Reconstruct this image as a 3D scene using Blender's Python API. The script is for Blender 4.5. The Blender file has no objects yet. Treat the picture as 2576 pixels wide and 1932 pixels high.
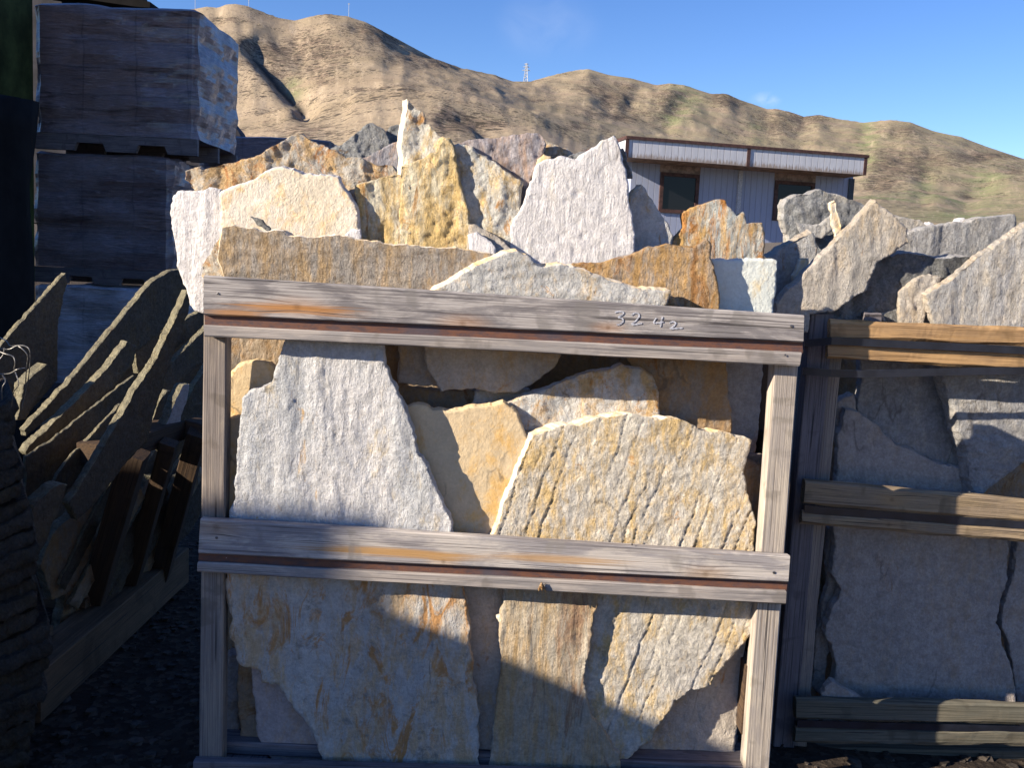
import bpy, math, random
import numpy as np
from mathutils import Vector, Matrix, geometry
random.seed(7); RS = np.random.RandomState(7)
SC = bpy.context.scene
COL = SC.collection
# ------------------------------------------------------------------ camera
F = 2504.0                       # focal length in photograph pixels (2576 wide)
HC = 1.02
PITCH, ROLL = 6.6, 2.7
cam = bpy.data.cameras.new('camera'); camo = bpy.data.objects.new('camera', cam); COL.objects.link(camo)
cam.sensor_width = 36.0; cam.lens = 36.0*F/2576.0; cam.clip_start = 0.05; cam.clip_end = 20000
RM = Matrix.Rotation(math.radians(90-PITCH), 3, 'X') @ Matrix.Rotation(math.radians(ROLL), 3, 'Z')
camo.matrix_world = Matrix.Translation((0, 0, HC)) @ RM.to_4x4()
SC.camera = camo
# ------------------------------------------------------------------ light
SUNL = Vector((1.0, 0.45, -0.43)).normalized()       # travel direction of the sunlight
sun = bpy.data.lights.new('sun', 'SUN'); suno = bpy.data.objects.new('sun', sun); COL.objects.link(suno)
sun.energy = 5.0; sun.angle = math.radians(0.5); sun.color = (1.0, 0.90, 0.75)
suno.rotation_euler = SUNL.to_track_quat('-Z', 'Y').to_euler()
elev = math.asin(-SUNL.z); azim = math.atan2(-SUNL.x, -SUNL.y)    # clockwise from +Y
w = bpy.data.worlds.new('World'); SC.world = w; w.use_nodes = True
nt = w.node_tree; nt.nodes.clear()
def WN(t, **k):
    n = nt.nodes.new(t)
    for a, b in k.items(): setattr(n, a, b)
    return n
sky = WN('ShaderNodeTexSky', sky_type='NISHITA', sun_disc=False, sun_elevation=elev, sun_rotation=azim, altitude=1200, air_density=1.0, dust_density=0.0, ozone_density=2.5)
hs = WN('ShaderNodeHueSaturation'); hs.inputs['Saturation'].default_value = 1.24; hs.inputs['Hue'].default_value = 0.516; hs.inputs['Value'].default_value = 1.0
bg = WN('ShaderNodeBackground'); bg.inputs['Strength'].default_value = 0.088
wo = WN('ShaderNodeOutputWorld')
# two faint wisps of cloud, fixed to directions of the sky
def pixdir(u, v):
    return (RM @ Vector(((u-1288)/F, -(v-966)/F, -1))).normalized()
tc = WN('ShaderNodeTexCoord')
def cloud(px, size, strength, sc):
    d = pixdir(*px)
    dp = WN('ShaderNodeVectorMath', operation='SUBTRACT'); nt.links.new(tc.outputs['Generated'], dp.inputs[0]); dp.inputs[1].default_value = d
    mp = WN('ShaderNodeVectorMath', operation='MULTIPLY'); nt.links.new(dp.outputs[0], mp.inputs[0]); mp.inputs[1].default_value = (1/size[0], 1/size[0], 1/size[1])
    ln = WN('ShaderNodeVectorMath', operation='LENGTH'); nt.links.new(mp.outputs[0], ln.inputs[0])
    mr = WN('ShaderNodeMapRange', interpolation_type='SMOOTHSTEP'); nt.links.new(ln.outputs['Value'], mr.inputs[0]); mr.inputs[1].default_value = 1; mr.inputs[2].default_value = 0
    nz = WN('ShaderNodeTexNoise'); nt.links.new(tc.outputs['Generated'], nz.inputs['Vector']); nz.inputs['Scale'].default_value = sc; nz.inputs['Detail'].default_value = 6; nz.inputs['Distortion'].default_value = .6
    m2 = WN('ShaderNodeMapRange'); nt.links.new(nz.outputs['Fac'], m2.inputs[0]); m2.inputs[1].default_value = .38; m2.inputs[2].default_value = .75
    mu = WN('ShaderNodeMath', operation='MULTIPLY'); nt.links.new(mr.outputs[0], mu.inputs[0]); nt.links.new(m2.outputs[0], mu.inputs[1])
    m3 = WN('ShaderNodeMath', operation='MULTIPLY'); nt.links.new(mu.outputs[0], m3.inputs[0]); m3.inputs[1].default_value = strength
    return m3
c1 = cloud((1375, 62), (.06, .04), .16, 18); c2 = cloud((1926, 250), (.018, .009), .42, 55)
ad = WN('ShaderNodeMath', operation='ADD'); nt.links.new(c1.outputs[0], ad.inputs[0]); nt.links.new(c2.outputs[0], ad.inputs[1])
mx = WN('ShaderNodeMixRGB'); nt.links.new(ad.outputs[0], mx.inputs[0]); nt.links.new(sky.outputs[0], hs.inputs['Color']); nt.links.new(hs.outputs[0], mx.inputs[1]); mx.inputs[2].default_value = (6, 6.2, 7, 1)
nt.links.new(mx.outputs[0], bg.inputs['Color']); nt.links.new(bg.outputs[0], wo.inputs[0])
SC.view_settings.view_transform = 'Standard'; SC.view_settings.look = 'None'; SC.view_settings.exposure = 1.12; SC.view_settings.gamma = 1
SC.cycles.max_bounces = 5; SC.cycles.diffuse_bounces = 3
# ------------------------------------------------------------------ helpers
ZM = {'Z1': (0, 0, .42194), 'Z2': (400, 200, .42194), 'Z3': (1200, 300, .42194), 'Z4': (1800, 400, .42197),
      'L1': (0, 640, .36166), 'L2': (0, 1200, .44136), 'M3': (500, 680, .43408), 'M4': (1200, 780, .42205),
      'M5': (480, 1280, .39293), 'M6': (1150, 1320, .39331), 'M7': (1900, 760, .38584), 'M8': (1900, 1200, .44125),
      'H1': (360, 0, .36166), 'H2': (1100, 100, .36166), 'H3': (1800, 200, .35081), 'HB': (1540, 320, .30742), 'S': (0, 0, 1.0)}
def PX(z, pts):
    a, b, s = ZM[z]; return [(a+s*p[0], b+s*p[1]) for p in pts]
def ray(u, v): return RM @ Vector(((u-1288)/F, -(v-966)/F, -1))
CO = Vector((0, 0, HC))
def hit(u, v, p0, n):
    r = ray(u, v); t = (p0-CO).dot(n)/r.dot(n); return CO + r*t
YA, YAW = 1.78, 0.03                                   # front plane of the middle crate
def atY(u, v, Y, yaw=YAW):
    n = Vector((yaw, -1, 0)).normalized()
    return hit(u, v, Vector((0, Y, 0)), n)
def H2(ix, iy, seed):
    h = (ix.astype(np.int64)*374761393 + iy.astype(np.int64)*668265263 + seed*982451653) & 0xffffffff
    h = ((h ^ (h >> 13))*1274126177) & 0xffffffff
    h = (h ^ (h >> 16)) & 0xffffffff
    return h/4294967295.0
def vn(x, y, seed=0):
    x = np.asarray(x, float); y = np.asarray(y, float)
    ix = np.floor(x); iy = np.floor(y); fx = x-ix; fy = y-iy
    fx = fx*fx*(3-2*fx); fy = fy*fy*(3-2*fy)
    a = H2(ix, iy, seed); b = H2(ix+1, iy, seed); c = H2(ix, iy+1, seed); d = H2(ix+1, iy+1, seed)
    return (a+(b-a)*fx)*(1-fy)+(c+(d-c)*fx)*fy
def fbm(x, y, o=4, seed=0):
    s = 0; a = 1; t = 0
    for i in range(o):
        s = s+a*vn(np.asarray(x)*2**i+i*17.3, np.asarray(y)*2**i+i*9.1, seed+i*31); t += a; a *= .5
    return s/t*2-1
def tag(o, label=None, cat=None, group=None, kind=None):
    if label: o['label'] = label
    if cat: o['category'] = cat
    if group: o['group'] = group
    if kind: o['kind'] = kind
    return o
def empty(name, loc=(0, 0, 0)):
    o = bpy.data.objects.new(name, None); o.empty_display_size = .1; o.location = loc; COL.objects.link(o); return o
def setparent(o, p):
    if p is None: return
    o.parent = p
    q = p; M = Matrix.Identity(4)
    while q is not None:
        M = (q.matrix_parent_inverse @ q.matrix_basis) @ M if q.parent else q.matrix_basis @ M
        q = q.parent
    # world matrix of the parent, composed up the chain
    chain = []; q = p
    while q is not None: chain.append(q); q = q.parent
    W = Matrix.Identity(4)
    for q in reversed(chain): W = W @ q.matrix_parent_inverse @ q.matrix_basis if q.parent else W @ q.matrix_basis
    o.matrix_parent_inverse = W.inverted()
def link(name, verts, faces, mat, parent=None, M=None, smooth=None, mats=None, fmat=None):
    me = bpy.data.meshes.new(name); me.from_pydata([tuple(v) for v in verts], [], [tuple(f) for f in faces])
    for m in (mats or [mat]): me.materials.append(m)
    if fmat is not None: me.polygons.foreach_set('material_index', fmat)
    if smooth is not None:
        me.polygons.foreach_set('use_smooth', [bool(smooth)]*len(faces) if isinstance(smooth, bool) else smooth)
    me.update()
    o = bpy.data.objects.new(name, me); COL.objects.link(o)
    if M is not None: o.matrix_basis = M
    setparent(o, parent)
    return o
# ------------------------------------------------------------------ materials
class NT:
    def __init__(s, name):
        s.m = bpy.data.materials.new(name); s.m.use_nodes = True; s.t = s.m.node_tree; s.t.nodes.clear()
        s.out = s.n('ShaderNodeOutputMaterial'); s.b = s.n('ShaderNodeBsdfPrincipled'); s.l(s.b.outputs[0], s.out.inputs[0])
    def n(s, t, **k):
        n = s.t.nodes.new(t)
        for a, b in k.items(): setattr(n, a, b)
        return n
    def l(s, a, b): s.t.links.new(a, b)
    def set(s, sock, v):
        if hasattr(v, 'links') or hasattr(v, 'is_linked'): s.l(v, sock)
        else: sock.default_value = v
    def noise(s, vec, scale, detail=4, rough=.55, dist=0):
        n = s.n('ShaderNodeTexNoise'); s.l(vec, n.inputs['Vector']); n.inputs['Scale'].default_value = scale
        n.inputs['Detail'].default_value = detail; n.inputs['Roughness'].default_value = rough; n.inputs['Distortion'].default_value = dist
        return n.outputs['Fac']
    def map(s, vec, scale=(1, 1, 1), rot=(0, 0, 0), loc=(0, 0, 0)):
        n = s.n('ShaderNodeMapping'); s.l(vec, n.inputs[0]); n.inputs['Scale'].default_value = scale; n.inputs['Rotation'].default_value = rot; n.inputs['Location'].default_value = loc
        return n.outputs[0]
    def rng(s, v, a, b, c=0, d=1, smooth=True):
        n = s.n('ShaderNodeMapRange'); n.interpolation_type = 'SMOOTHSTEP' if smooth else 'LINEAR'; s.l(v, n.inputs[0])
        for i, x in enumerate((a, b, c, d)): n.inputs[i+1].default_value = x
        return n.outputs[0]
    def mix(s, f, a, b, mode='MIX'):
        n = s.n('ShaderNodeMixRGB', blend_type=mode); s.set(n.inputs[0], f)
        for i, x in ((1, a), (2, b)):
            if isinstance(x, (tuple, list)): n.inputs[i].default_value = tuple(x)[:3]+(1,)
            else: s.set(n.inputs[i], x)
        return n.outputs[0]
    def math(s, op, a, b=0.0, c=None):
        n = s.n('ShaderNodeMath', operation=op); s.set(n.inputs[0], a); s.set(n.inputs[1], b)
        if c is not None: s.set(n.inputs[2], c)
        return n.outputs[0]
    def vec(s, op, a, b):
        n = s.n('ShaderNodeVectorMath', operation=op); s.set(n.inputs[0], a); s.set(n.inputs[1], b); return n.outputs[0]
    def bump(s, h, strength, dist, prev=None):
        n = s.n('ShaderNodeBump'); n.inputs['Strength'].default_value = strength; n.inputs['Distance'].default_value = dist; s.l(h, n.inputs['Height'])
        if prev is not None: s.l(prev, n.inputs['Normal'])
        return n.outputs[0]
    def done(s, col, rough=.8, normal=None, spec=.3):
        if isinstance(col, (tuple, list)): s.b.inputs['Base Color'].default_value = tuple(col)[:3]+(1,)
        else: s.l(col, s.b.inputs['Base Color'])
        s.set(s.b.inputs['Roughness'], rough); s.b.inputs['Specular IOR Level'].default_value = spec
        if normal is not None: s.l(normal, s.b.inputs['Normal'])
        return s.m
    def objcoord(s, randomize=True):
        tc = s.n('ShaderNodeTexCoord'); v = tc.outputs['Object']
        if randomize:
            oi = s.n('ShaderNodeObjectInfo'); k = s.math('MULTIPLY', oi.outputs['Random'], 37.0)
            cb = s.n('ShaderNodeCombineXYZ'); s.l(k, cb.inputs[0]); s.l(k, cb.inputs[1]); s.l(k, cb.inputs[2])
            v = s.vec('ADD', v, cb.outputs[0])
        return v
def stone(name, base, alt, stain, rust, s_amt=.5, r_amt=.2, ang=0.0, stretch=3.0, bump=.6, speck=.35, rough=.62, dark=None):
    """cleft stone face: base/alt mottling, streaky stain and rust, fine mica speckle"""
    T = NT(name); v = T.objcoord()
    vs = T.map(v, scale=(1.0, 1.0, 1.0/stretch), rot=(0, math.radians(ang), 0))
    a = T.noise(vs, 7, 6, .6, .3)
    col = T.mix(T.rng(a, .35, .65), base, alt)
    b = T.math('ADD', T.math('MULTIPLY', T.noise(T.map(vs, loc=(3.1, 7.7, 1.3)), 9, 9, .68, .8), .5), T.math('MULTIPLY', T.noise(T.map(vs, loc=(6.1, 1.7, 4.3)), 42, 7, .72, .4), .5))
    lo = .69-.42*s_amt
    col = T.mix(T.rng(b, lo-.05, lo+.10), col, stain)
    c = T.noise(T.map(vs, loc=(9.1, 2.7, 5.3)), 20, 9, .72, 1.2)
    lo = .67-.30*r_amt
    col = T.mix(T.rng(c, lo-.02, lo+.09), col, rust)
    f = T.noise(v, 170, 4, .7)
    m = T.noise(v, 48, 5, .7)
    col = T.mix(speck, col, T.mix(T.rng(f, .3, .7), (.42, .42, .42), (1.12, 1.12, 1.12)), 'MULTIPLY')
    col = T.mix(speck*.9, col, T.mix(T.rng(m, .38, .6), (.62, .60, .57), (1.22, 1.22, 1.22)), 'MULTIPLY')
    if dark is not None:
        dn = T.noise(T.map(v, loc=(4, 4, 4)), 30, 8, .75); col = T.mix(T.rng(dn, .55, .7), col, dark)
    # fine partings: thin broken cracks that follow the streak direction
    vo = T.n('ShaderNodeTexVoronoi', feature='DISTANCE_TO_EDGE'); wv = T.n('ShaderNodeMixRGB'); wv.inputs[0].default_value = .12
    nn = T.n('ShaderNodeTexNoise'); T.l(vs, nn.inputs['Vector']); nn.inputs['Scale'].default_value = 11; nn.inputs['Detail'].default_value = 5
    T.l(vs, wv.inputs[1]); T.l(nn.outputs['Color'], wv.inputs[2]); T.l(wv.outputs[0], vo.inputs['Vector']); vo.inputs['Scale'].default_value = 9
    ck = T.math('MULTIPLY', T.rng(vo.outputs['Distance'], .0, .022, 1, 0), T.rng(T.noise(v, 8, 3, .5), .57, .64))
    col = T.mix(T.math('MULTIPLY', ck, .55), col, (.10, .08, .065))
    h1 = T.noise(v, 38, 10, .72, .2); h2 = T.noise(vs, 130, 6, .75); h3 = T.n('ShaderNodeTexVoronoi'); T.l(v, h3.inputs['Vector']); h3.inputs['Scale'].default_value = 210
    cr = T.math('ABSOLUTE', T.math('SUBTRACT', T.noise(vs, 60, 7, .65, .3), .5))
    n1 = T.bump(h1, bump, .0125); n1 = T.bump(cr, bump*.9, .012, n1); n1 = T.bump(ck, -bump, .004, n1); n2 = T.bump(h2, bump*.9, .006, n1); n2 = T.bump(h3.outputs['Distance'], bump*.35, .002, n2)
    rg = T.rng(T.noise(v, 120, 3, .6), .35, .65, rough-.25, rough+.2)
    return T.done(col, rg, n2, .35)
W_ = (.62, .60, .585)
ST = {
 'white':   stone('stone_white', (.72, .68, .66), (.62, .59, .575), (.66, .57, .42), (.45, .26, .10), .2, .05, 4, 5, .6, .24),
 'whiteA':  stone('stone_white_cream', (.70, .67, .65), (.54, .54, .54), (.66, .52, .31), (.60, .36, .13), .30, .16, 6, 3.0, .75, .32),
 'whiteorange': stone('stone_white_orange', (.70, .66, .60), (.54, .54, .53), (.68, .46, .22), (.58, .30, .09), .42, .42, 60, 1.6, .8, .35),
 'cream':   stone('stone_cream', (.76, .68, .57), (.70, .60, .45), (.72, .50, .25), (.56, .28, .09), .45, .12, 10, 1.5, .4, .2),
 'creamgrey': stone('stone_cream_grey', (.76, .71, .60), (.58, .57, .53), (.68, .47, .20), (.52, .26, .08), .45, .3, 8, 2, .9, .4),
 'orange':  stone('stone_orange', (.66, .60, .51), (.50, .48, .44), (.68, .44, .20), (.54, .24, .08), .52, .44, 20, 1.2, 1.0, .45),
 'ochre':   stone('stone_ochre', (.74, .66, .47), (.64, .58, .46), (.72, .50, .20), (.56, .29, .09), .52, .32, -14, 3.5, .9, .4),
 'ribbed':  stone('stone_ribbed', (.72, .65, .54), (.60, .55, .48), (.70, .49, .22), (.56, .29, .10), .46, .16, 16, 2.4, .8, .42),
 'yellow':  stone('stone_yellow', (.68, .51, .30), (.62, .48, .30), (.68, .42, .15), (.62, .36, .14), .36, .1, 30, 1.6, .2, .15),
 'brown':   stone('stone_brown', (.44, .37, .30), (.34, .305, .27), (.46, .31, .16), (.38, .20, .09), .45, .26, 84, 4, 1.0, .5),
 'brownorange': stone('stone_brown_orange', (.52, .43, .34), (.40, .34, .29), (.56, .33, .12), (.42, .20, .06), .55, .5, 84, 4, 1.0, .45),
 'greywhite': stone('stone_grey_white', (.62, .60, .56), (.50, .49, .47), (.60, .43, .23), (.52, .28, .09), .35, .25, 70, 2, .8, .35),
 'palegreen': stone('stone_pale', (.68, .69, .62), (.60, .62, .57), (.66, .52, .30), (.56, .34, .12), .35, .2, 12, 1.6, .3, .16),
 'streak':  stone('stone_streaked', (.64, .59, .52), (.52, .49, .45), (.62, .44, .26), (.56, .29, .11), .46, .42, 3, 2.6, .6, .3, dark=(.28, .25, .21)),
 'narrow':  stone('stone_narrow', (.62, .52, .38), (.50, .44, .35), (.58, .39, .19), (.36, .22, .13), .5, .36, 2, 7, .8, .35),
 'orangeblue': stone('stone_orange_blue', (.68, .68, .62), (.54, .57, .54), (.68, .40, .12), (.52, .23, .06), .55, .58, 5, 4, 1.0, .4),
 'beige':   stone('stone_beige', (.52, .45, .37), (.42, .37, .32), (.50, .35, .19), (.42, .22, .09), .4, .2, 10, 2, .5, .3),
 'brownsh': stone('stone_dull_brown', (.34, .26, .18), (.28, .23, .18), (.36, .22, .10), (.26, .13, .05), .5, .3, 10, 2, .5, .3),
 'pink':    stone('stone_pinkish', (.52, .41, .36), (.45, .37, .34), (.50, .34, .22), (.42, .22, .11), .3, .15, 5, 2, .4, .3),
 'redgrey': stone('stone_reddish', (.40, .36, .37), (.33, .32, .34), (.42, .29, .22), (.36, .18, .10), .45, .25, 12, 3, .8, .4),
 'darkgrey': stone('stone_dark_grey', (.30, .30, .295), (.21, .21, .21), (.38, .35, .31), (.36, .20, .08), .3, .1, 10, 1.5, .9, .55, .45),
 'sparkle': stone('stone_sparkling', (.30, .295, .285), (.19, .19, .185), (.40, .38, .34), (.24, .17, .10), .35, .1, 20, 1.4, 1.2, .65),
 'bluegrey': stone('stone_blue_grey', (.38, .365, .355), (.30, .295, .29), (.43, .39, .34), (.36, .23, .13), .35, .08, 20, 2.5, .8, .45),
 'grey':    stone('stone_grey', (.46, .44, .42), (.38, .37, .36), (.50, .44, .36), (.40, .24, .12), .4, .08, 58, 3, .8, .4),
 'greybeige': stone('stone_grey_beige', (.52, .46, .39), (.42, .385, .34), (.54, .43, .30), (.42, .25, .12), .4, .08, 18, 2.5, .8, .4),
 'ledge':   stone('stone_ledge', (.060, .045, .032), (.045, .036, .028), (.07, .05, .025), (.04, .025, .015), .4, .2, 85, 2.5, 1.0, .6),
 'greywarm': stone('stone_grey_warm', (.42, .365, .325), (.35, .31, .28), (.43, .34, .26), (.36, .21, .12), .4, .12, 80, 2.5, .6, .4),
 'olive':   stone('stone_olive', (.30, .265, .17), (.22, .195, .13), (.34, .29, .17), (.15, .1, .05), .4, .2, 45, 2, .9, .6),
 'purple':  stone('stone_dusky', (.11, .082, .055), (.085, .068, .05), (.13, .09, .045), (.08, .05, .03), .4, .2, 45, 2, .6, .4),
}
def wood(name, base, alt, dark, stain, s_amt=.4, knots=(), axis='X', nscale=1.0, extra=()):
    """weathered timber, grain along local X; knots = (x, z, radius)"""
    T = NT(name); tc = T.n('ShaderNodeTexCoord'); v = tc.outputs['Object']
    sp = T.n('ShaderNodeSeparateXYZ'); T.l(v, sp.inputs[0])
    x, y, z = sp.outputs
    wz = z; ring = None
    for (kx, kz, kr) in knots:
        dx = T.math('MULTIPLY', T.math('SUBTRACT', x, kx), .33); dz = T.math('SUBTRACT', z, kz)
        d2 = T.math('ADD', T.math('MULTIPLY', dx, dx), T.math('MULTIPLY', dz, dz))
        e = T.math('POWER', 2.718, T.math('MULTIPLY', d2, -1.0/(2.5*kr*kr)))
        wz = T.math('ADD', wz, T.math('MULTIPLY', T.math('MULTIPLY', e, T.math('DIVIDE', dz, T.math('ADD', T.math('ABSOLUTE', dz), kr*.6))), kr*1.1))
        dx1 = T.math('SUBTRACT', x, kx)
        r2 = T.math('ADD', T.math('MULTIPLY', dx1, dx1), T.math('MULTIPLY', dz, dz))
        rr = T.math('MULTIPLY', T.rng(T.math('SQRT', r2), kr*.1, kr*1.1, 1, 0), T.rng(T.math('SINE', T.math('MULTIPLY', T.math('SQRT', r2), 2600.0)), -1, 1, .55, 1))
        halo = T.rng(T.math('SQRT', d2), kr*.3, kr*2.6, 1, 0)
        ring = (rr, halo) if ring is None else (T.math('MAXIMUM', ring[0], rr), T.math('MAXIMUM', ring[1], halo))
    cb = T.n('ShaderNodeCombineXYZ'); T.l(x, cb.inputs[0]); T.l(y, cb.inputs[1]); T.l(wz, cb.inputs[2])
    oi = T.n('ShaderNodeObjectInfo'); k = T.math('MULTIPLY', oi.outputs['Random'], 23.0)
    cb2 = T.n('ShaderNodeCombineXYZ'); T.l(k, cb2.inputs[0]); T.l(k, cb2.inputs[2])
    vv = T.vec('ADD', cb.outputs[0], cb2.outputs[0])
    g = T.noise(T.map(vv, scale=(2.0*nscale, 90, 210)), 1.6, 6, .62, .1)
    g2 = T.noise(T.map(vv, scale=(5*nscale, 200, 620)), 1.2, 4, .6, .1)
    big = T.noise(T.map(vv, scale=(5.0, 14, 22)), 1.5, 6, .66, .5)
    col = T.mix(T.rng(big, .40, .58), base, alt)
    col = T.mix(T.math('MULTIPLY', T.rng(g, .5, .36), .75), col, dark)
    col = T.mix(.6, col, T.mix(T.rng(g2, .35, .62), (.6, .58, .57), (1.12, 1.12, 1.12)), 'MULTIPLY')
    st = T.noise(T.map(vv, scale=(2.0, 12, 26), loc=(5, 3, 8)), 1.6, 4, .55, .9)
    lo = .78-.36*s_amt
    sm = T.math('MULTIPLY', T.rng(st, lo, lo+.14), .8)
    for (ex, ez, rx, rz, am) in extra:          # stains of their own shape
        a = T.math('DIVIDE', T.math('SUBTRACT', x, ex), rx); b = T.math('DIVIDE', T.math('SUBTRACT', wz, ez), rz)
        d = T.math('SQRT', T.math('ADD', T.math('MULTIPLY', a, a), T.math('MULTIPLY', b, b)))
        e = T.math('MULTIPLY', T.rng(T.math('ADD', d, T.math('MULTIPLY', T.math('SUBTRACT', g, .5), 1.6)), 1.1, .35), am)
        sm = T.math('MAXIMUM', sm, e)
    col = T.mix(sm, col, stain)
    dk = T.noise(T.map(vv, scale=(14, 30, 9), loc=(1, 9, 4)), 1.4, 3, .5, .3)
    col = T.mix(T.math('MULTIPLY', T.rng(dk, .58, .68), .6), col, tuple(.45*c for c in base))
    h = T.math('ADD', T.math('MULTIPLY', g, 1.0), T.math('MULTIPLY', g2, .5))
    if ring is not None:
        col = T.mix(T.math('MULTIPLY', ring[1], .35), col, stain); col = T.mix(T.math('MULTIPLY', ring[0], .5), col, tuple(.28*c for c in stain))
    ck = T.noise(T.map(vv, scale=(1.6, 40, 120), loc=(2, 2, 2)), 1.3, 2, .5, .15)
    crack = T.rng(ck, .335, .30)
    col = T.mix(T.math('MULTIPLY', crack, .8), col, (.03, .025, .025))
    n = T.bump(h, .55, .0025); n = T.bump(crack, -.8, .003, n)
    return T.done(col, .82, n, .2)
KT = [(.158, .042, .009), (.52, .008, .010), (.72, .012, .006), (.895, .018, .007), (1.03, .05, .006)]
WD = {
 'railtop': wood('wood_rail_top', (.43, .39, .36), (.225, .205, .20), (.07, .06, .065), (.44, .20, .06), .12, knots=[(.165, -.012, .010), (.46, -.025, .009), (.72, -.018, .006)], extra=[(.16, -.016, .13, .014, .85), (.06, -.03, .07, .012, .7)]),
 'railmid': wood('wood_rail_mid', (.56, .50, .44), (.34, .31, .30), (.11, .095, .095), (.45, .25, .09), .3, knots=[(.03, .018, .010), (.445, -.022, .006), (.93, -.018, .009)], extra=[(.35, -.01, .22, .010, .9), (.65, -.005, .16, .010, .7)]),
 'lip':     wood('wood_lip', (.42, .365, .32), (.30, .27, .25), (.13, .115, .115), (.36, .22, .12), .15),
 'post':    wood('wood_post', (.33, .27, .215), (.25, .21, .18), (.13, .10, .09), (.38, .24, .12), .25),
 'postpale': wood('wood_post_pale', (.48, .41, .33), (.38, .33, .285), (.2, .16, .13), (.46, .27, .12), .3),
 'grey':    wood('wood_grey', (.22, .19, .19), (.17, .15, .155), (.07, .06, .06), (.25, .15, .09), .15),
 'yellow':  wood('wood_yellow', (.46, .28, .13), (.36, .225, .115), (.16, .09, .04), (.50, .265, .08), .45, knots=[(.06, .02, .006)]),
 'yellowold': wood('wood_yellow_old', (.34, .25, .15), (.28, .21, .14), (.10, .075, .05), (.38, .23, .10), .4, knots=[(.18, .0, .007)]),
 'olive':   wood('wood_olive', (.16, .14, .10), (.13, .12, .09), (.05, .045, .03), (.18, .12, .06), .3),
 'skid':    wood('wood_skid', (.17, .105, .06), (.13, .085, .05), (.08, .05, .03), (.28, .15, .06), .4),
 'brown':   wood('wood_brown', (.10, .062, .036), (.08, .052, .035), (.035, .024, .018), (.115, .06, .025), .4),
}
def plain(name, col, rough=.7, bump=0.0, scale=40, var=.25, metal=0.0, spec=.3):
    T = NT(name); v = T.objcoord()
    n = T.noise(v, scale, 6, .65)
    c = T.mix(T.rng(n, .35, .65), tuple(x*(1-var) for x in col), tuple(min(1, x*(1+var)) for x in col))
    T.b.inputs['Metallic'].default_value = metal
    return T.done(c, rough, T.bump(n, bump, .004) if bump else None, spec)
M_rust = NT('rusty_band'); _v = M_rust.objcoord()
_n = M_rust.noise(M_rust.map(_v, scale=(1, 1, 3)), 40, 7, .7)
_s = M_rust.noise(_v, 190, 3, .6)
_c = M_rust.mix(M_rust.rng(_n, .35, .62), (.075, .045, .045), (.15, .062, .035)); _c = M_rust.mix(M_rust.rng(_s, .70, .78), _c, (.4, .36, .34))
_c = M_rust.mix(M_rust.rng(M_rust.noise(_v, 7, 3, .5), .5, .7), _c, (.07, .06, .075))
M_rust = M_rust.done(_c, .6, M_rust.bump(_n, .4, .002), .4)
M_strap = plain('black_strap', (.012, .014, .022), .32, .1, 30, .3, 0, .5)
M_nail = plain('nail_steel', (.16, .15, .15), .4, 0, 60, .3, .8)
M_chalk = plain('pencil_white', (.44, .44, .48), .9, .3, 300, .35)
# ------------------------------------------------------------------ timber built from four corner points
def board(name, c4, t, mat, parent=None, long='h', seg=24, wob=.0008, back=None, ch=.0022, seed=None):
    """c4 = TL, TR, BR, BL of the front face (world). t thickness going away from the camera."""
    TL, TR, BR, BL = c4
    if long == 'v': TL, TR, BR, BL = BL, TL, TR, BR      # run along the vertical; local x goes up, z goes left
    sd = seed if seed is not None else random.randint(0, 9999)
    A = (TL+BL)/2; B = (TR+BR)/2
    ex = (B-A).normalized(); up0 = ((TL-BL)+(TR-BR)).normalized()
    ny = ex.cross(up0).normalized()                      # points away or towards
    if back is not None:
        if ny.dot(back) < 0: ny = -ny
    elif ny.dot(A-CO) < 0: ny = -ny
    ez = (ny.cross(ex)).normalized()
    if ez.dot(up0) < 0: ez = -ez
    M = Matrix((( ex.x, ny.x, ez.x, A.x), (ex.y, ny.y, ez.y, A.y), (ex.z, ny.z, ez.z, A.z), (0, 0, 0, 1)))
    Mi = M.inverted()
    l = [Mi @ p for p in (TL, TR, BR, BL)]
    vs = []; fs = []
    for i in range(seg+1):
        f = i/seg
        top = l[0].lerp(l[1], f); bot = l[3].lerp(l[2], f)
        wv = [float(fbm([f*6+k*13.7], [sd*.37], 3, sd)[0])*wob for k in range(8)]
        x0 = (top.x+bot.x)/2
        zt, zb = top.z, bot.z
        prof = [(0, zt-ch), (ch, zt), (t-ch, zt), (t, zt-ch), (t, zb+ch), (t-ch, zb), (ch, zb), (0, zb+ch)]
        for k, (yy, zz) in enumerate(prof):
            xx = bot.x+(top.x-bot.x)*((zz-zb)/max(1e-6, zt-zb))
            e = (wv[k]*.6 if i in (0, seg) else 0)
            vs.append((xx+e, yy+wv[(k+3) % 8], zz+wv[k]*1.6))
    for i in range(seg):
        for k in range(8):
            a = i*8+k; b = i*8+(k+1) % 8; fs.append((a, b, b+8, a+8))
    fs.append(tuple(range(7, -1, -1))); fs.append(tuple(seg*8+k for k in range(8)))
    if M.to_3x3().determinant() < 0: M = M  # handled below
    o = link(name, vs, fs, mat, parent, M, smooth=False)
    return o
def fixnormals():
    import bmesh
    for me in bpy.data.meshes:
        if me.name.startswith(('hill', 'ground')): continue
        bm = bmesh.new(); bm.from_mesh(me); bmesh.ops.recalc_face_normals(bm, faces=bm.faces); bm.to_mesh(me); bm.free()
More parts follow.
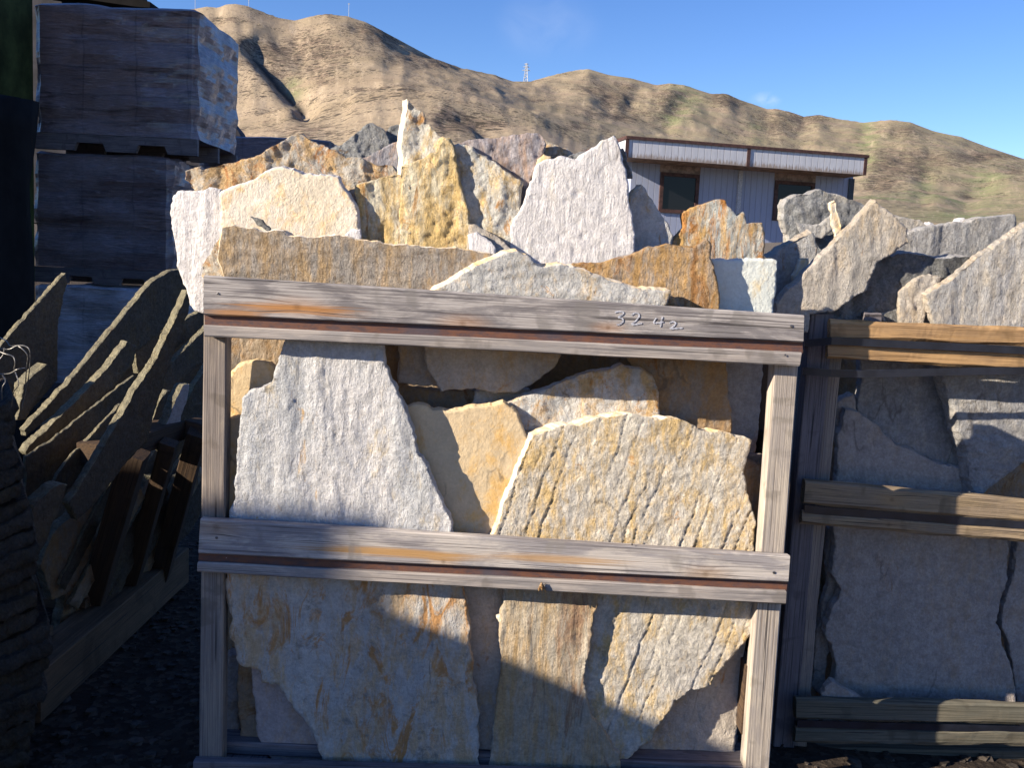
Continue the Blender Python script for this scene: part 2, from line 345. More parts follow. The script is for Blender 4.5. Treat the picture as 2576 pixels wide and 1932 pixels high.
# ------------------------------------------------------------------ stone slabs
def inside(px, py, poly):
    n = len(poly); r = np.zeros(px.shape, bool); j = n-1
    for i in range(n):
        xi, yi = poly[i]; xj, yj = poly[j]
        c = ((yi > py) != (yj > py)) & (px < (xj-xi)*(py-yi)/((yj-yi) if yj != yi else 1e-12)+xi)
        r ^= c; j = i
    return r
def relief(X, Z, kind, sd):
    if kind == 'smooth':
        return .0012*fbm(X*14, Z*14, 3, sd)+.0004*fbm(X*90, Z*90, 2, sd+5)
    if kind == 'rib':
        a = math.radians(17); s = X*math.cos(a)-Z*math.sin(a); t = X*math.sin(a)+Z*math.cos(a)
        s2 = s+.010*fbm(X*9, Z*9, 3, sd)+.003*fbm(X*40, Z*40, 2, sd+3)
        q = s2/.026; q = q+.8*fbm(s2*14, t*1.3, 2, sd+8); fr = q-np.floor(q)
        amp = np.clip(1.9*vn(np.floor(q)*7.7, t*5, sd+9)-.35, 0, 1.2)
        g = np.exp(-((fr-.5)/.055)**2)
        saw = np.where(fr < .5, fr, fr-1)
        return amp*(.0011*saw-.0026*g)+.0026*fbm(X*22, Z*22, 4, sd+2)+.0011*fbm(X*110, Z*110, 2, sd+4)
    if kind == 'vstreak':
        u = X+.02*fbm(X*6, Z*3, 2, sd); r = .0035*fbm(u*34, Z*7, 4, sd)
        lay = np.round(fbm(u*9, Z*2.6, 3, sd+7)*4)/4*.0045
        return r+lay+.0012*fbm(X*90, Z*60, 2, sd+2)
    if kind == 'hstreak':
        r = .0045*fbm(X*9, Z*40, 4, sd); lay = np.round(fbm(X*3, Z*12, 3, sd+7)*4)/4*.005
        return r+lay+.0016*fbm(X*90, Z*90, 2, sd+2)
    if kind == 'vein':
        u = X+.006*fbm(Z*16, Z*0, 3, sd)+.03*Z
        rd = 0
        for k, (c, a) in enumerate(((-.085, .6), (-.045, .5), (-.012, .6), (.006, 1.4), (.024, 1.2), (.05, .5), (.075, .6), (.098, .5))): rd = rd+a*np.exp(-((u-c-.004*fbm(Z*30+k, Z*0, 2, sd+k))/.0024)**2)
        return .0040*rd+.0022*fbm(X*12, Z*12, 3, sd)-.004*np.clip(fbm(X*60, Z*60, 2, sd+3)-.2, 0, 1)
    if kind == 'pit':
        return .0022*fbm(X*12, Z*12, 3, sd)-.003*np.clip(fbm(X*55, Z*55, 2, sd+3)-.25, 0, 1)+.0009*fbm(X*110, Z*110, 2, sd+2)
    if kind == 'crag':
        r = .0065*fbm(X*26, Z*17, 4, sd); lay = np.round(fbm(X*24+Z*9, Z*8, 3, sd+7)*5)/5*.0065
        return r+lay+.003*fbm(X*70, Z*70, 2, sd+2)
    r = .004*fbm(X*20, Z*16, 4, sd); lay = np.round(fbm(X*8, Z*5, 3, sd+7)*3)/3*.004
    return r+lay+.0016*fbm(X*85, Z*85, 2, sd+2)
NSL = 0
def slab(label, z, pts, Y, mat, kind='rough', yaw=YAW, lean=2.0, t=.028, ext=(0, .003), step=None, ragged=1.0, group=None, n=None, name='flagstone', cat='flagstone', sd=None, edge=None):
    """outline traced on the stone's own plane; Y = distance of that plane at the outline's centre"""
    global NSL; NSL += 1
    sd = sd or NSL*13+5
    p2 = PX(z, pts)
    cu = sum(p[0] for p in p2)/len(p2); cv = sum(p[1] for p in p2)/len(p2)
    if n is None:
        la = math.radians(lean)
        n = Vector((yaw*math.cos(la), -math.cos(la), math.sin(la))).normalized()     # faces the camera, leaning back
        # (a positive lean tips the top away)
    p0 = atY(cu, cv, Y, 0 if abs(yaw) > .2 else yaw)
    W = [hit(u, v, p0, n) for u, v in p2]
    ny = -n
    ex = ny.cross(Vector((0, 0, 1))).normalized()
    ez = ex.cross(ny).normalized()
    if ez.z < 0: ez = -ez; ex = -ex
    M = Matrix(((ex.x, ny.x, ez.x, p0.x), (ex.y, ny.y, ez.y, p0.y), (ex.z, ny.z, ez.z, p0.z), (0, 0, 0, 1)))
    Mi = M.inverted(); L = [Mi @ p for p in W]
    P = np.array([(q.x, q.z) for q in L])
    if 0.5*sum(P[i][0]*P[(i+1) % len(P)][1]-P[(i+1) % len(P)][0]*P[i][1] for i in range(len(P))) < 0: P = P[::-1]
    size = max(P[:, 0].max()-P[:, 0].min(), P[:, 1].max()-P[:, 1].min())
    if step is None: step = min(.02, max(.0045, size/95))
    if kind == 'rib': step = .0034
    es = min(step, .007)
    Q = []
    for i in range(len(P)):
        a = P[i]; b = P[(i+1) % len(P)]; d = np.linalg.norm(b-a); k = max(1, int(d/es))
        for j in range(k): Q.append(a+(b-a)*j/k)
    Q = np.array(Q)
    # drop points that crowd each other
    keep = [0]
    for i in range(1, len(Q)):
        if np.linalg.norm(Q[i]-Q[keep[-1]]) > es*.45: keep.append(i)
    Q = Q[keep]
    if len(Q) > 4 and np.linalg.norm(Q[-1]-Q[0]) < es*.45: Q = Q[:-1]
    T = np.roll(Q, -1, 0)-np.roll(Q, 1, 0); T /= np.maximum(1e-9, np.linalg.norm(T, axis=1))[:, None]
    NO = np.stack([T[:, 1], -T[:, 0]], 1)
    jit = (.0042*fbm(Q[:, 0]*34, Q[:, 1]*34, 3, sd)+.0024*fbm(Q[:, 0]*130, Q[:, 1]*130, 2, sd+1))*ragged
    Q = Q+NO*np.clip(jit, -es*1.2, es*1.2)[:, None]
    gx = np.arange(Q[:, 0].min(), Q[:, 0].max(), step); gz = np.arange(Q[:, 1].min(), Q[:, 1].max(), step*.87)
    GX, GZ = np.meshgrid(gx, gz); GX = GX+(np.arange(len(gz)) % 2)[:, None]*step*.5
    GX = GX+RS.uniform(-.2, .2, GX.shape)*step; GZ = GZ+RS.uniform(-.2, .2, GZ.shape)*step
    GX = GX.ravel(); GZ = GZ.ravel(); m = inside(GX, GZ, Q); GX = GX[m]; GZ = GZ[m]
    if len(GX):
        D = np.full(GX.shape, 9.0)
        for q in Q: D = np.minimum(D, (GX-q[0])**2+(GZ-q[1])**2)
        m = D > (step*.55)**2; GX = GX[m]; GZ = GZ[m]
    nb = len(Q)
    co = [Vector((float(a), float(b))) for a, b in Q]+[Vector((float(a), float(b))) for a, b in zip(GX, GZ)]
    ed = [(i, (i+1) % nb) for i in range(nb)]
    ov, oe, of, o1, o2, o3 = geometry.delaunay_2d_cdt(co, ed, [], 1, 1e-6)
    V2 = np.array([(v.x, v.y) for v in ov])
    mp = {}
    for i, l in enumerate(o1):
        for k in l: mp[k] = i
    y = -relief(V2[:, 0]+sd*.11, V2[:, 1]-sd*.07, kind, sd)
    verts = [(V2[i, 0], y[i], V2[i, 1]) for i in range(len(V2))]
    faces = [tuple(f) for f in of]; sm = [True]*len(faces); fm = [0]*len(faces)
    ring = [mp[i] for i in range(nb) if i in mp]; rid = [i for i in range(nb) if i in mp]
    prev = ring; lev = [(.12, .7), (.38, 1.0), (.7, .8), (1.0, .1)]
    for li, (f, bul) in enumerate(lev):
        cur = []
        nz = fbm(Q[:, 0]*60+li*9.3, Q[:, 1]*60, 3, sd+40+li)
        for k, i in enumerate(rid):
            q = Q[i]+NO[i]*(.0012*bul+float(nz[i])*.0030*ragged*(1 if f < 1 else .4))
            cur.append(len(verts)); verts.append((q[0]+ext[0]*f, t*f+float(nz[i])*.0012, q[1]+ext[1]*f))
        for k in range(len(prev)):
            k2 = (k+1) % len(prev); faces.append((prev[k], prev[k2], cur[k2], cur[k])); sm.append(False); fm.append(1)
        prev = cur
    faces.append(tuple(prev)); sm.append(False); fm.append(1)
    em = ST[edge] if edge else ST[mat]
    o = link(name, verts, faces, None, None, M, smooth=sm, mats=[ST[mat], em], fmat=fm)
    tag(o, label, cat, group)
    return o
# ================================================================== ground and hills (one sheet near, hills beyond)
def azel(u, v):
    d = pixdir(u, v); return math.degrees(math.atan2(d.x, d.y)), math.degrees(math.asin(d.z))
def curve(z, pts):
    q = sorted(azel(*p) for p in PX(z, pts)); return np.array([a for a, _ in q]), np.array([b for _, b in q])
SIL = curve('S', [(-900, 60), (-300, 60), (0, 45), (150, 35), (330, 26), (400, 28), (487, 22), (520, 16), (548, 19), (570, 10), (592, 9), (622, 14), (660, 30), (700, 44), (742, 51), (780, 41), (825, 35), (870, 40), (920, 55), (1000, 98), (1040, 120), (1110, 157), (1160, 178), (1246, 190), (1290, 205), (1335, 205), (1380, 192), (1430, 180), (1480, 173), (1530, 188), (1590, 197), (1650, 214), (1685, 209), (1720, 214), (1790, 236), (1830, 236), (1860, 250), (1930, 274), (1955, 273), (2000, 285), (2022, 293), (2060, 288), (2110, 299), (2170, 308), (2240, 301), (2290, 307), (2350, 330), (2420, 345), (2480, 368), (2576, 400), (2800, 440), (3400, 500)])
MID = curve('S', [(-900, 330), (330, 335), (588, 311), (700, 290), (794, 273), (939, 233), (1011, 217), (1090, 228), (1160, 238), (1250, 262), (1353, 292), (1494, 360), (1600, 400), (1700, 425), (1850, 455), (2000, 475), (2200, 488), (2400, 500), (2576, 505), (3400, 560)])
RDG = curve('S', [(-900, 250), (330, 200), (560, 190), (760, 250), (900, 215), (1100, 205), (1250, 235), (1400, 285), (1500, 298), (1600, 320), (1700, 345), (1850, 380), (2000, 420), (2150, 445), (2300, 440), (2576, 430), (3400, 480)])
az = np.linspace(-62, 62, 760)
def cv(c): return np.interp(az, c[0], c[1])
sil, mid, rdg = cv(SIL), cv(MID), cv(RDG)
base = np.interp(az, [-62, -10, 10, 27, 62], [3.6, 3.6, 3.7, 3.3, 3.0])
rS = np.interp(az, [-62, -8, 3, 62], [950, 950, 1350, 1350]); rM = np.interp(az, [-62, 10, 62], [430, 430, 330])
NR = 330; rr = np.concatenate([np.linspace(0, 1, NR)])
# stations: 90 m plain, mid crest, dip, main slope, silhouette, behind
ST_t = [0, .30, .40, .62, 1.0-.08, 1.0]
R = np.zeros((len(az), NR)); E = np.zeros((len(az), NR))
for i in range(len(az)):
    rs = [95, rM[i], rM[i]*1.18, (rM[i]+rS[i])/2, rS[i], rS[i]*1.5]
    es = [base[i], mid[i], mid[i]-.8, max(rdg[i], mid[i]+.3)*.5+.5*(mid[i]+sil[i])/2, sil[i], sil[i]*.55]
    R[i] = np.interp(rr, ST_t, rs); E[i] = np.interp(rr, ST_t, es)
# smooth the kinks along the slope
for _ in range(4): E[:, 1:-1] = (E[:, :-2]+2*E[:, 1:-1]+E[:, 2:])/4
kS = int((1-.08)*(NR-1))
A2 = az[:, None]+0*R
X = R*np.sin(np.radians(A2)); Y = R*np.cos(np.radians(A2)); Z = HC+R*np.tan(np.radians(E))/np.cos(np.radians(0))
# bring back silhouettes after smoothing
# picture-like parameters of every terrain point, only to place ridges, gullies and plants
def toPX(X, Y, Z):
    Rt = np.array(RM.transposed()); P = np.stack([X, Y, Z-HC], -1) @ Rt.T
    return 1288+F*P[..., 0]/-P[..., 2], 966-F*P[..., 1]/-P[..., 2]
U, Vv = toPX(X, Y, Z)
def dline(pts):
    D = np.full(U.shape, 1e9); S = np.zeros(U.shape)
    for (x0, y0), (x1, y1) in zip(pts[:-1], pts[1:]):
        dx, dy = x1-x0, y1-y0; L2 = dx*dx+dy*dy
        t = np.clip(((U-x0)*dx+(Vv-y0)*dy)/L2, 0, 1)
        d = np.hypot(U-x0-t*dx, Vv-y0-t*dy); s = np.sign((U-x0)*dy-(Vv-y0)*dx)
        m = d < D; D = np.where(m, d, D); S = np.where(m, s, S)
    return D, S
inn = np.clip((rr-.04)/.1, 0, 1)[None, :]*np.clip((.90-rr)/.05, 0, 1)[None, :]
dz = 0
gul = [  # (points, width px, metres)
 ('H1', [(760, 395), (850, 500), (950, 600), (1040, 690), (1110, 755)], 16, -22),
 ('H1', [(1290, 330), (1200, 430), (1090, 570), (1080, 660)], 14, -9),
 ('H1', [(1400, 130), (1330, 240), (1230, 340)], 12, 7),
 ('H1', [(1560, 170), (1700, 330), (1850, 420), (2050, 520), (2212, 580)], 16, 8),
 ('H1', [(600, 100), (480, 120), (430, 180)], 12, -7),
 ('H1', [(560, 40), (640, 110), (780, 180), (900, 170)], 14, 5),
 ('H1', [(1100, 130), (900, 200), (700, 290), (560, 260)], 16, 8),
 ('H1', [(650, 380), (760, 480), (900, 640), (1050, 740)], 18, 16),
 ('H2', [(1050, 210), (1010, 330), (940, 400)], 12, 10), ('H2', [(1060, 350), (1130, 440), (1180, 490)], 9, -12),
 ('H2', [(1330, 300), (1290, 400), (1260, 500)], 10, 10), ('H2', [(1400, 330), (1370, 430), (1310, 500)], 9, -12),
 ('H2', [(1640, 310), (1600, 420), (1500, 520)], 14, 14), ('H2', [(1730, 380), (1680, 480), (1600, 600)], 12, -16),
 ('H2', [(1970, 380), (1850, 480), (1720, 590)], 14, 10), ('H2', [(0, 380), (300, 390), (640, 490), (900, 640), (1100, 740)], 16, 6),
 ('H2', [(60, 180), (250, 250), (420, 340), (640, 330)], 12, 6), ('H2', [(30, 590), (160, 560), (300, 600), (450, 640)], 9, -9),
 ('H2', [(200, 540), (290, 600), (330, 670)], 9, -9),
 ('H3', [(430, 210), (480, 330), (500, 440)], 12, 8), ('H3', [(650, 260), (760, 380), (880, 490)], 12, 9), ('H3', [(790, 380), (850, 450), (900, 500)], 7, -8),
 ('H3', [(1090, 320), (1060, 400)], 9, -8), ('H3', [(1000, 420), (1180, 440), (1300, 480), (1600, 560), (1900, 650), (2100, 690)], 14, 10),
 ('H3', [(1200, 450), (1190, 600), (1080, 720)], 14, 10), ('H3', [(1500, 600), (1510, 720), (1480, 850)], 12, -9), ('H3', [(2212, 590), (2000, 680), (1800, 850)], 12, -9),
 ('H3', [(1240, 300), (1330, 380), (1500, 480), (1700, 600)], 12, 8), ('H3', [(1700, 420), (1550, 390), (1490, 450)], 10, -6)]
sh = 0; gr = 0
for z, pts, wd, amp in gul:
    D, S = dline(PX(z, pts)); dz = dz+amp*(.34 if z == 'H1' and amp in (-22, 16) else .13)*np.exp(-(D/(wd*1.9))**2)
Tn = R*np.radians(A2)
nA = fbm(A2*.16, R/300, 4, 3); nB = fbm(A2*.55, R/150+.2*nA, 5, 11)
dz = dz+(1-np.abs(nA)*2)*4*(R/900)+nB*2.2*(R/900)+fbm(A2*2.2, R/60, 4, 21)*1.0*(R/900)
Z = Z+dz*inn
# restore the skyline height at the crest exactly
Ec = np.degrees(np.arctan2(Z[:, kS]-HC, R[:, kS])); Z[:, kS] = HC+R[:, kS]*np.tan(np.radians(sil))+fbm(az*4, az*0, 3, 5)*1.2
for k in range(1, 14):
    f = 1-k/14; Z[:, kS-k] = Z[:, kS-k]*(1-f)+(HC+R[:, kS-k]*np.tan(np.radians(E[:, kS-k]+(sil-E[:, kS])*f)))*f
for k in range(1, NR-kS): Z[:, kS+k] = np.minimum(Z[:, kS+k], Z[:, kS]-k*1.5)
def blob(z, x, y, rx, ry):
    a, b, s = ZM[z]; return np.exp(-(((U-a-s*x)/(s*rx))**2+((Vv-b-s*y)/(s*ry))**2))
shr = 0
for b in [('H1', 800, 340, 300, 60), ('H1', 950, 450, 160, 80), ('H1', 1300, 370, 250, 60), ('H1', 1180, 280, 110, 40), ('H1', 1250, 520, 130, 90), ('H1', 1600, 210, 260, 60), ('H1', 1280, 110, 120, 20), ('H1', 1850, 420, 160, 40), ('H1', 2050, 480, 160, 40),
          ('H1', 560, 130, 180, 30), ('H1', 1200, 940, 260, 60), ('H1', 1580, 640, 140, 20), ('H1', 2120, 850, 120, 90), ('H1', 850, 810, 160, 25), ('H1', 1850, 620, 130, 20), ('H1', 700, 490, 110, 40), ('H1', 1700, 300, 160, 60),
          ('H2', 250, 590, 230, 70), ('H2', 130, 550, 120, 40), ('H2', 1070, 370, 130, 60), ('H2', 1300, 420, 90, 120), ('H2', 1180, 440, 60, 60), ('H2', 1600, 450, 120, 120), ('H2', 700, 430, 130, 20), ('H2', 200, 200, 220, 30), ('H2', 1250, 550, 260, 30), ('H2', 950, 630, 130, 30), ('H2', 250, 380, 130, 15), ('H2', 2000, 420, 110, 70),
          ('H3', 470, 330, 260, 120), ('H3', 70, 160, 120, 60), ('H3', 720, 270, 140, 40), ('H3', 1350, 400, 120, 60), ('H3', 1200, 650, 140, 140), ('H3', 1450, 650, 160, 120), ('H3', 1800, 600, 240, 60), ('H3', 1170, 790, 120, 50), ('H3', 1800, 830, 60, 30), ('H3', 2150, 680, 100, 40), ('H3', 2000, 560, 200, 30)]:
    shr = shr+blob(*b)*.8
D, S = dline(PX('H1', [(770, 410), (850, 500), (950, 600), (1050, 700), (1110, 755)]))
shr = np.clip(shr, 0, 1.0)
shrub_shade = np.exp(-(D/(5+9*np.clip(1-np.abs(Vv-205)/70, 0, 1)))**2)*1.0  # gully darkened for its brush and for the shade of its steep side
grn = np.interp(A2, [-62, -6, 8, 27, 62], [.12, .15, .5, .75, .8])*.55
for b in [('H1', 1050, 600, 70, 60), ('H2', 1720, 430, 130, 120), ('H2', 1640, 560, 70, 50), ('H3', 290, 400, 60, 60), ('H3', 1080, 560, 90, 150), ('H3', 1500, 750, 60, 100), ('H3', 1100, 370, 60, 60), ('H3', 1500, 860, 500, 14), ('H3', 1950, 920, 220, 25), ('H3', 1750, 990, 300, 20), ('H3', 1250, 860, 200, 18), ('H3', 1950, 750, 160, 90)]:
    grn = grn+blob(*b)*.8
grn = np.clip(grn, 0, 1)
n1, n2 = R.shape
verts = np.stack([X, Y, Z], -1).reshape(-1, 3)
ii = np.arange(n1-1)[:, None]*n2+np.arange(n2-1)[None, :]
fc = np.stack([ii, ii+n2, ii+n2+1, ii+1], -1).reshape(-1, 4)
# near ground: polar sheet from below the camera out to the start of the hills, same azimuths
def gz(x, y):
    r = np.hypot(x, y)
    s = np.clip((r-11)/9, 0, 1); s = s*s*(3-2*s)
    z = 1.75*s+np.clip(r-24, 0, None)*0
    ef = HC+95*np.tan(np.radians(np.interp(np.degrees(np.arctan2(x, y)), [-62, -10, 10, 27, 62], [3.6, 3.6, 3.7, 3.3, 3.0])))
    q = np.clip((r-30)/65, 0, 1); z = z*(1-q)+ef*q
    return z+fbm(x*.5, y*.5, 3, 77)*.05+fbm(x*5, y*5, 3, 78)*.012*np.clip(1.5-r/20, 0, 1)+.25*s*(1-q)*fbm(x*.35, y*.35, 3, 79)
def groundz(x, y): return float(gz(np.array([x]), np.array([y]))[0])
T = NT('dry_hills'); tc = T.n('ShaderNodeTexCoord'); v = tc.outputs['Object']
at1 = T.n('ShaderNodeAttribute', attribute_name='shrub'); at2 = T.n('ShaderNodeAttribute', attribute_name='green'); at3 = T.n('ShaderNodeAttribute', attribute_name='shrub_shade')
na = T.noise(v, .016, 8, .65); nb_ = T.noise(v, .085, 10, .78); nc = T.noise(v, .4, 4, .7); nd = T.noise(T.map(v, scale=(1, 1, 3)), .16, 8, .8)
col = T.mix(T.rng(na, .35, .65), (.42, .32, .22), (.33, .25, .165))
col = T.mix(T.rng(nc, .3, .7), T.mix(.22, col, (.12, .09, .06)), col)
gm = T.math('MULTIPLY', at2.outputs['Fac'], T.rng(T.noise(v, .03, 6, .6), .32, .6))
col = T.mix(T.math('MULTIPLY', gm, .85), col, (.21, .235, .105))
k = T.math('ADD', T.math('MULTIPLY', at1.outputs['Fac'], .17), T.math('MULTIPLY', nb_, 1.0))
m1 = T.rng(k, .57, .66)
col = T.mix(T.math('MULTIPLY', m1, .72), col, (.165, .115, .085))
at4 = T.n('ShaderNodeAttribute', attribute_name='slopeuv'); er = T.noise(T.map(at4.outputs['Vector'], scale=(1, 1, 1)), 1.0, 7, .7, .3)
col = T.mix(T.math('MULTIPLY', T.rng(er, .52, .66), .35), col, (.22, .165, .115)); col = T.mix(T.math('MULTIPLY', T.rng(er, .46, .36), .35), col, (.55, .43, .30))
for sc_, th, den in ((.12, .36, .55), (.28, .42, .52), (.62, .46, .50)):
    vs_ = T.n('ShaderNodeTexVoronoi'); T.l(v, vs_.inputs['Vector']); vs_.inputs['Scale'].default_value = sc_
    dm = T.rng(T.math('ADD', T.math('MULTIPLY', at1.outputs['Fac'], .20), T.noise(T.map(v, loc=(9, 2, 4)), .022, 7, .7)), den-.08, den+.06, .05, 1)
    rad = T.math('MULTIPLY', dm, th); cr = T.n('ShaderNodeSeparateColor'); T.l(vs_.outputs['Color'], cr.inputs[0])
    rad = T.math('MULTIPLY', rad, cr.outputs[0])
    dot = T.rng(T.math('SUBTRACT', vs_.outputs['Distance'], rad), .06, -.04)
    col = T.mix(T.math('MULTIPLY', dot, .85), col, (.07, .055, .042))
k2 = T.math('ADD', T.math('MULTIPLY', at1.outputs['Fac'], .09), nd)
col = T.mix(T.math('MULTIPLY', T.rng(k2, .575, .64), .85), col, (.04, .035, .025))
col = T.mix(T.math('MULTIPLY', at3.outputs['Fac'], T.rng(nb_, .3, .42)), col, (.03, .032, .03))
M_hill = T.done(col, .95, T.bump(nb_, .6, 1.6, T.bump(nc, .7, .8)), .1)
hill = link('hills', verts, fc, M_hill, smooth=True)
for nm, arr in (('shrub', shr), ('green', grn), ('shrub_shade', shrub_shade)):
    at = hill.data.attributes.new(nm, 'FLOAT', 'POINT'); at.data.foreach_set('value', arr.reshape(-1).astype(np.float32))
su = np.stack([A2*2.6, R/55.0, A2*0], -1).reshape(-1).astype(np.float32); at = hill.data.attributes.new('slopeuv', 'FLOAT_VECTOR', 'POINT'); at.data.foreach_set('vector', su)
tag(hill, kind='structure')
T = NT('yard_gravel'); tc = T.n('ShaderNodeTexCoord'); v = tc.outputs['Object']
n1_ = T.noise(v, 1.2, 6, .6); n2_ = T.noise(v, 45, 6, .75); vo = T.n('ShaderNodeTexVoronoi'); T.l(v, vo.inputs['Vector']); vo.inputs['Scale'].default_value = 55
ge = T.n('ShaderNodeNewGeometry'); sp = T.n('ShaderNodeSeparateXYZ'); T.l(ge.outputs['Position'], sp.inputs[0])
c = T.mix(T.rng(n1_, .3, .7), (.055, .040, .030), (.035, .026, .020)); c = T.mix(T.rng(vo.outputs['Color'], .5, .9), c, (.10, .075, .055))  # near ground: dark dirt, darkened further to stand for deep shade
c = T.mix(T.rng(T.math('ADD', sp.outputs[1], T.math('MULTIPLY', T.noise(v, .8, 4, .6), 1.5)), 1.6, -.4), c, T.mix(T.rng(n2_, .35, .65), (.46, .36, .25), (.36, .28, .19)))  # ground behind the camera coloured pale to bounce warm light
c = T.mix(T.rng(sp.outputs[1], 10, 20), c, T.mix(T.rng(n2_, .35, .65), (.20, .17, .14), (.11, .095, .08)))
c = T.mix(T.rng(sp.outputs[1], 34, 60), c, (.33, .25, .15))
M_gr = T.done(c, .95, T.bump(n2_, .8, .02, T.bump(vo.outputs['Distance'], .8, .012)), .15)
ga = np.linspace(-180, 180, 541); gr_ = np.concatenate([[0.0], np.geomspace(.4, 95, 170)])
GA, GR = np.meshgrid(np.radians(ga), gr_, indexing='ij')
GX, GY = GR*np.sin(GA), GR*np.cos(GA)
GZ = gz(GX, GY)
front = np.abs(np.degrees(GA)) > 60
GZ = np.where(front, np.minimum(GZ, .02*GR+.3), GZ) if False else GZ
n1, n2 = GX.shape; ii = np.arange(n1-1)[:, None]*n2+np.arange(n2-1)[None, :]
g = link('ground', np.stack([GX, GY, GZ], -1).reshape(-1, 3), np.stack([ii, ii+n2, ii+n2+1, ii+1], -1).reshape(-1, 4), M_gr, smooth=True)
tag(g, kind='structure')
vs = []; fs = []; rg = np.random.RandomState(4)
for i in range(2600):
    if i < 2000: x = rg.uniform(-1.1, -.45); y = rg.uniform(1.55, 4.2)
    else: x = rg.uniform(.45, 1.6); y = rg.uniform(1.6, 2.6)
    s = .004+.016*rg.rand()**3; z = groundz(x, y); o = len(vs); a0 = rg.uniform(0, 6.28)
    for lv_, (hh, rr_) in enumerate(((-.2, 1.0), (.45, .8))):
        for k in range(5):
            a = a0+k*1.2566+lv_*.5; q = s*rr_*rg.uniform(.7, 1.15); vs.append((x+q*math.cos(a), y+q*math.sin(a), z+s*hh*rg.uniform(.7, 1.2)))
    for k in range(5): fs.append((o+k, o+(k+1) % 5, o+5+(k+1) % 5, o+5+k))
    fs.append(tuple(o+5+k for k in range(5)))
gv = link('gravel', vs, fs, plain('gravel_stone', (.055, .043, .034), .9, .4, 30, .6), smooth=False); tag(gv, 'loose dark gravel on the yard floor beside the crates', 'gravel', kind='stuff')
# ================================================================== masts and pylon on the hills
M_steel = plain('pale_steel', (.45, .46, .48), .5, 0, 20, .1, .3)
def tubes(name, segs, r, mat, parent=None, sides=5, caps=True):
    vs, fs = [], []
    for a, b in segs:
        a = Vector(a); b = Vector(b); d = (b-a).normalized(); s = d.cross(Vector((0, 0, 1)))
        if s.length < 1e-3: s = d.cross(Vector((1, 0, 0)))
        s.normalize(); u = s.cross(d); o = len(vs)
        for p in (a, b):
            for k in range(sides):
                an = 2*math.pi*k/sides; vs.append(p+(s*math.cos(an)+u*math.sin(an))*r)
        for k in range(sides): k2 = (k+1) % sides; fs.append((o+k, o+k2, o+sides+k2, o+sides+k))
        fs.append(tuple(o+k for k in range(sides))); fs.append(tuple(o+sides+k for k in range(sides-1, -1, -1)))
    return link(name, vs, fs, mat, parent, smooth=False)
def hillpoint(u, r):
    a = azel(u, 300)[0]; i = int(np.argmin(abs(az-a))); k = kS
    return Vector((float(R[i, k]*math.sin(math.radians(a))), float(R[i, k]*math.cos(math.radians(a))), float(Z[i, k])))
p = hillpoint(1318, 0); pxm = p.length/F
e = empty('transmission_tower', p); tag(e, 'lattice steel power pylon standing in the saddle between the two hills', 'pylon')
Hh = 44*pxm; ww = 5.5*pxm
def tp(x, y, z): return (p.x+x, p.y+y, p.z+z)
legs = []; br = []
lv = [0, .2, .38, .54, .68, .8, .9, 1.0]
def hw(f): return ww*(1-f*.8)
for sx in (-1, 1):
    for sy in (-1, 1): legs.append((tp(sx*hw(0), sy*hw(0), -2), tp(sx*hw(1), sy*hw(1), Hh)))
for a, b in zip(lv[:-1], lv[1:]):
    for sy in (-1, 1):
        br.append((tp(-hw(a), sy*hw(a), a*Hh), tp(hw(b), sy*hw(b), b*Hh))); br.append((tp(hw(a), sy*hw(a), a*Hh), tp(-hw(b), sy*hw(b), b*Hh)))
    for sx in (-1, 1): br.append((tp(sx*hw(a), -hw(a), a*Hh), tp(sx*hw(b), hw(b), b*Hh)))
tubes('tower_legs', legs, .38, M_steel, e); tubes('lattice_bracing', br, .2, M_steel, e)
for f, wa in ((.62, 10), (.8, 8), (.95, 5)):
    tubes('cross_arm', [(tp(-wa*pxm, 0, f*Hh), tp(wa*pxm, 0, f*Hh)), (tp(-wa*pxm, 0, f*Hh), tp(0, 0, (f+.06)*Hh)), (tp(wa*pxm, 0, f*Hh), tp(0, 0, (f+.06)*Hh))], .3, M_steel, e)
for u, h, lab in ((488, 24, 'thin radio mast on the far left shoulder of the hill'), (621, 16, 'thin radio mast just right of the rounded peak'), (870, 30, 'thin mast with a small head on the bare middle peak')):
    p = hillpoint(u, 0); pxm = p.length/F
    e = empty('radio_mast', p); tag(e, lab, 'mast', 'masts on the hill skyline')
    tubes('mast_pole', [(p-Vector((0, 0, 2)), p+Vector((0, 0, h*pxm)))], .22, M_steel, e)
    tubes('antenna', [(p+Vector((-.9, 0, h*pxm)), p+Vector((.9, 0, h*pxm))), (p+Vector((-.6, 0, h*pxm-1)), p+Vector((.6, 0, h*pxm-1)))], .25, M_steel, e)
# ================================================================== office building behind
YB = 24.0; byaw = math.radians(13); bd = Vector((math.cos(byaw), math.sin(byaw), 0)); bn = Vector((math.sin(byaw), -math.cos(byaw), 0))
bp = atY(1590, 500, YB, 0)
def fac(z, x, y, off=0.0):
    (u, v), = PX(z, [(x, y)]); q = hit(u, v, bp+bn*off, bn); return (q-bp).dot(bd), q.z
xL = fac('HB', 150, 500)[0]; xR = fac('HB', 1965, 500)[0]
zB = fac('HB', 1250, 945)[1]-.35; OV = .95
zS = fac('HB', 1115, 318, OV)[1]; zT = fac('HB', 1115, 148, OV)[1]
fL = fac('HB', 120, 150, OV)[0]; fR = fac('HB', 2085, 300, OV)[0]
DEP = 3.6
BM = Matrix(((bd.x, -bn.x, 0, bp.x), (bd.y, -bn.y, 0, bp.y), (0, 0, 1, 0), (0, 0, 0, 1)))   # local x along, y into, z up
bld = empty('office_building', (bp.x, bp.y, zB)); tag(bld, 'low pale blue flat-roofed cabin with deep fascia and brown-framed windows behind the stones', 'building')
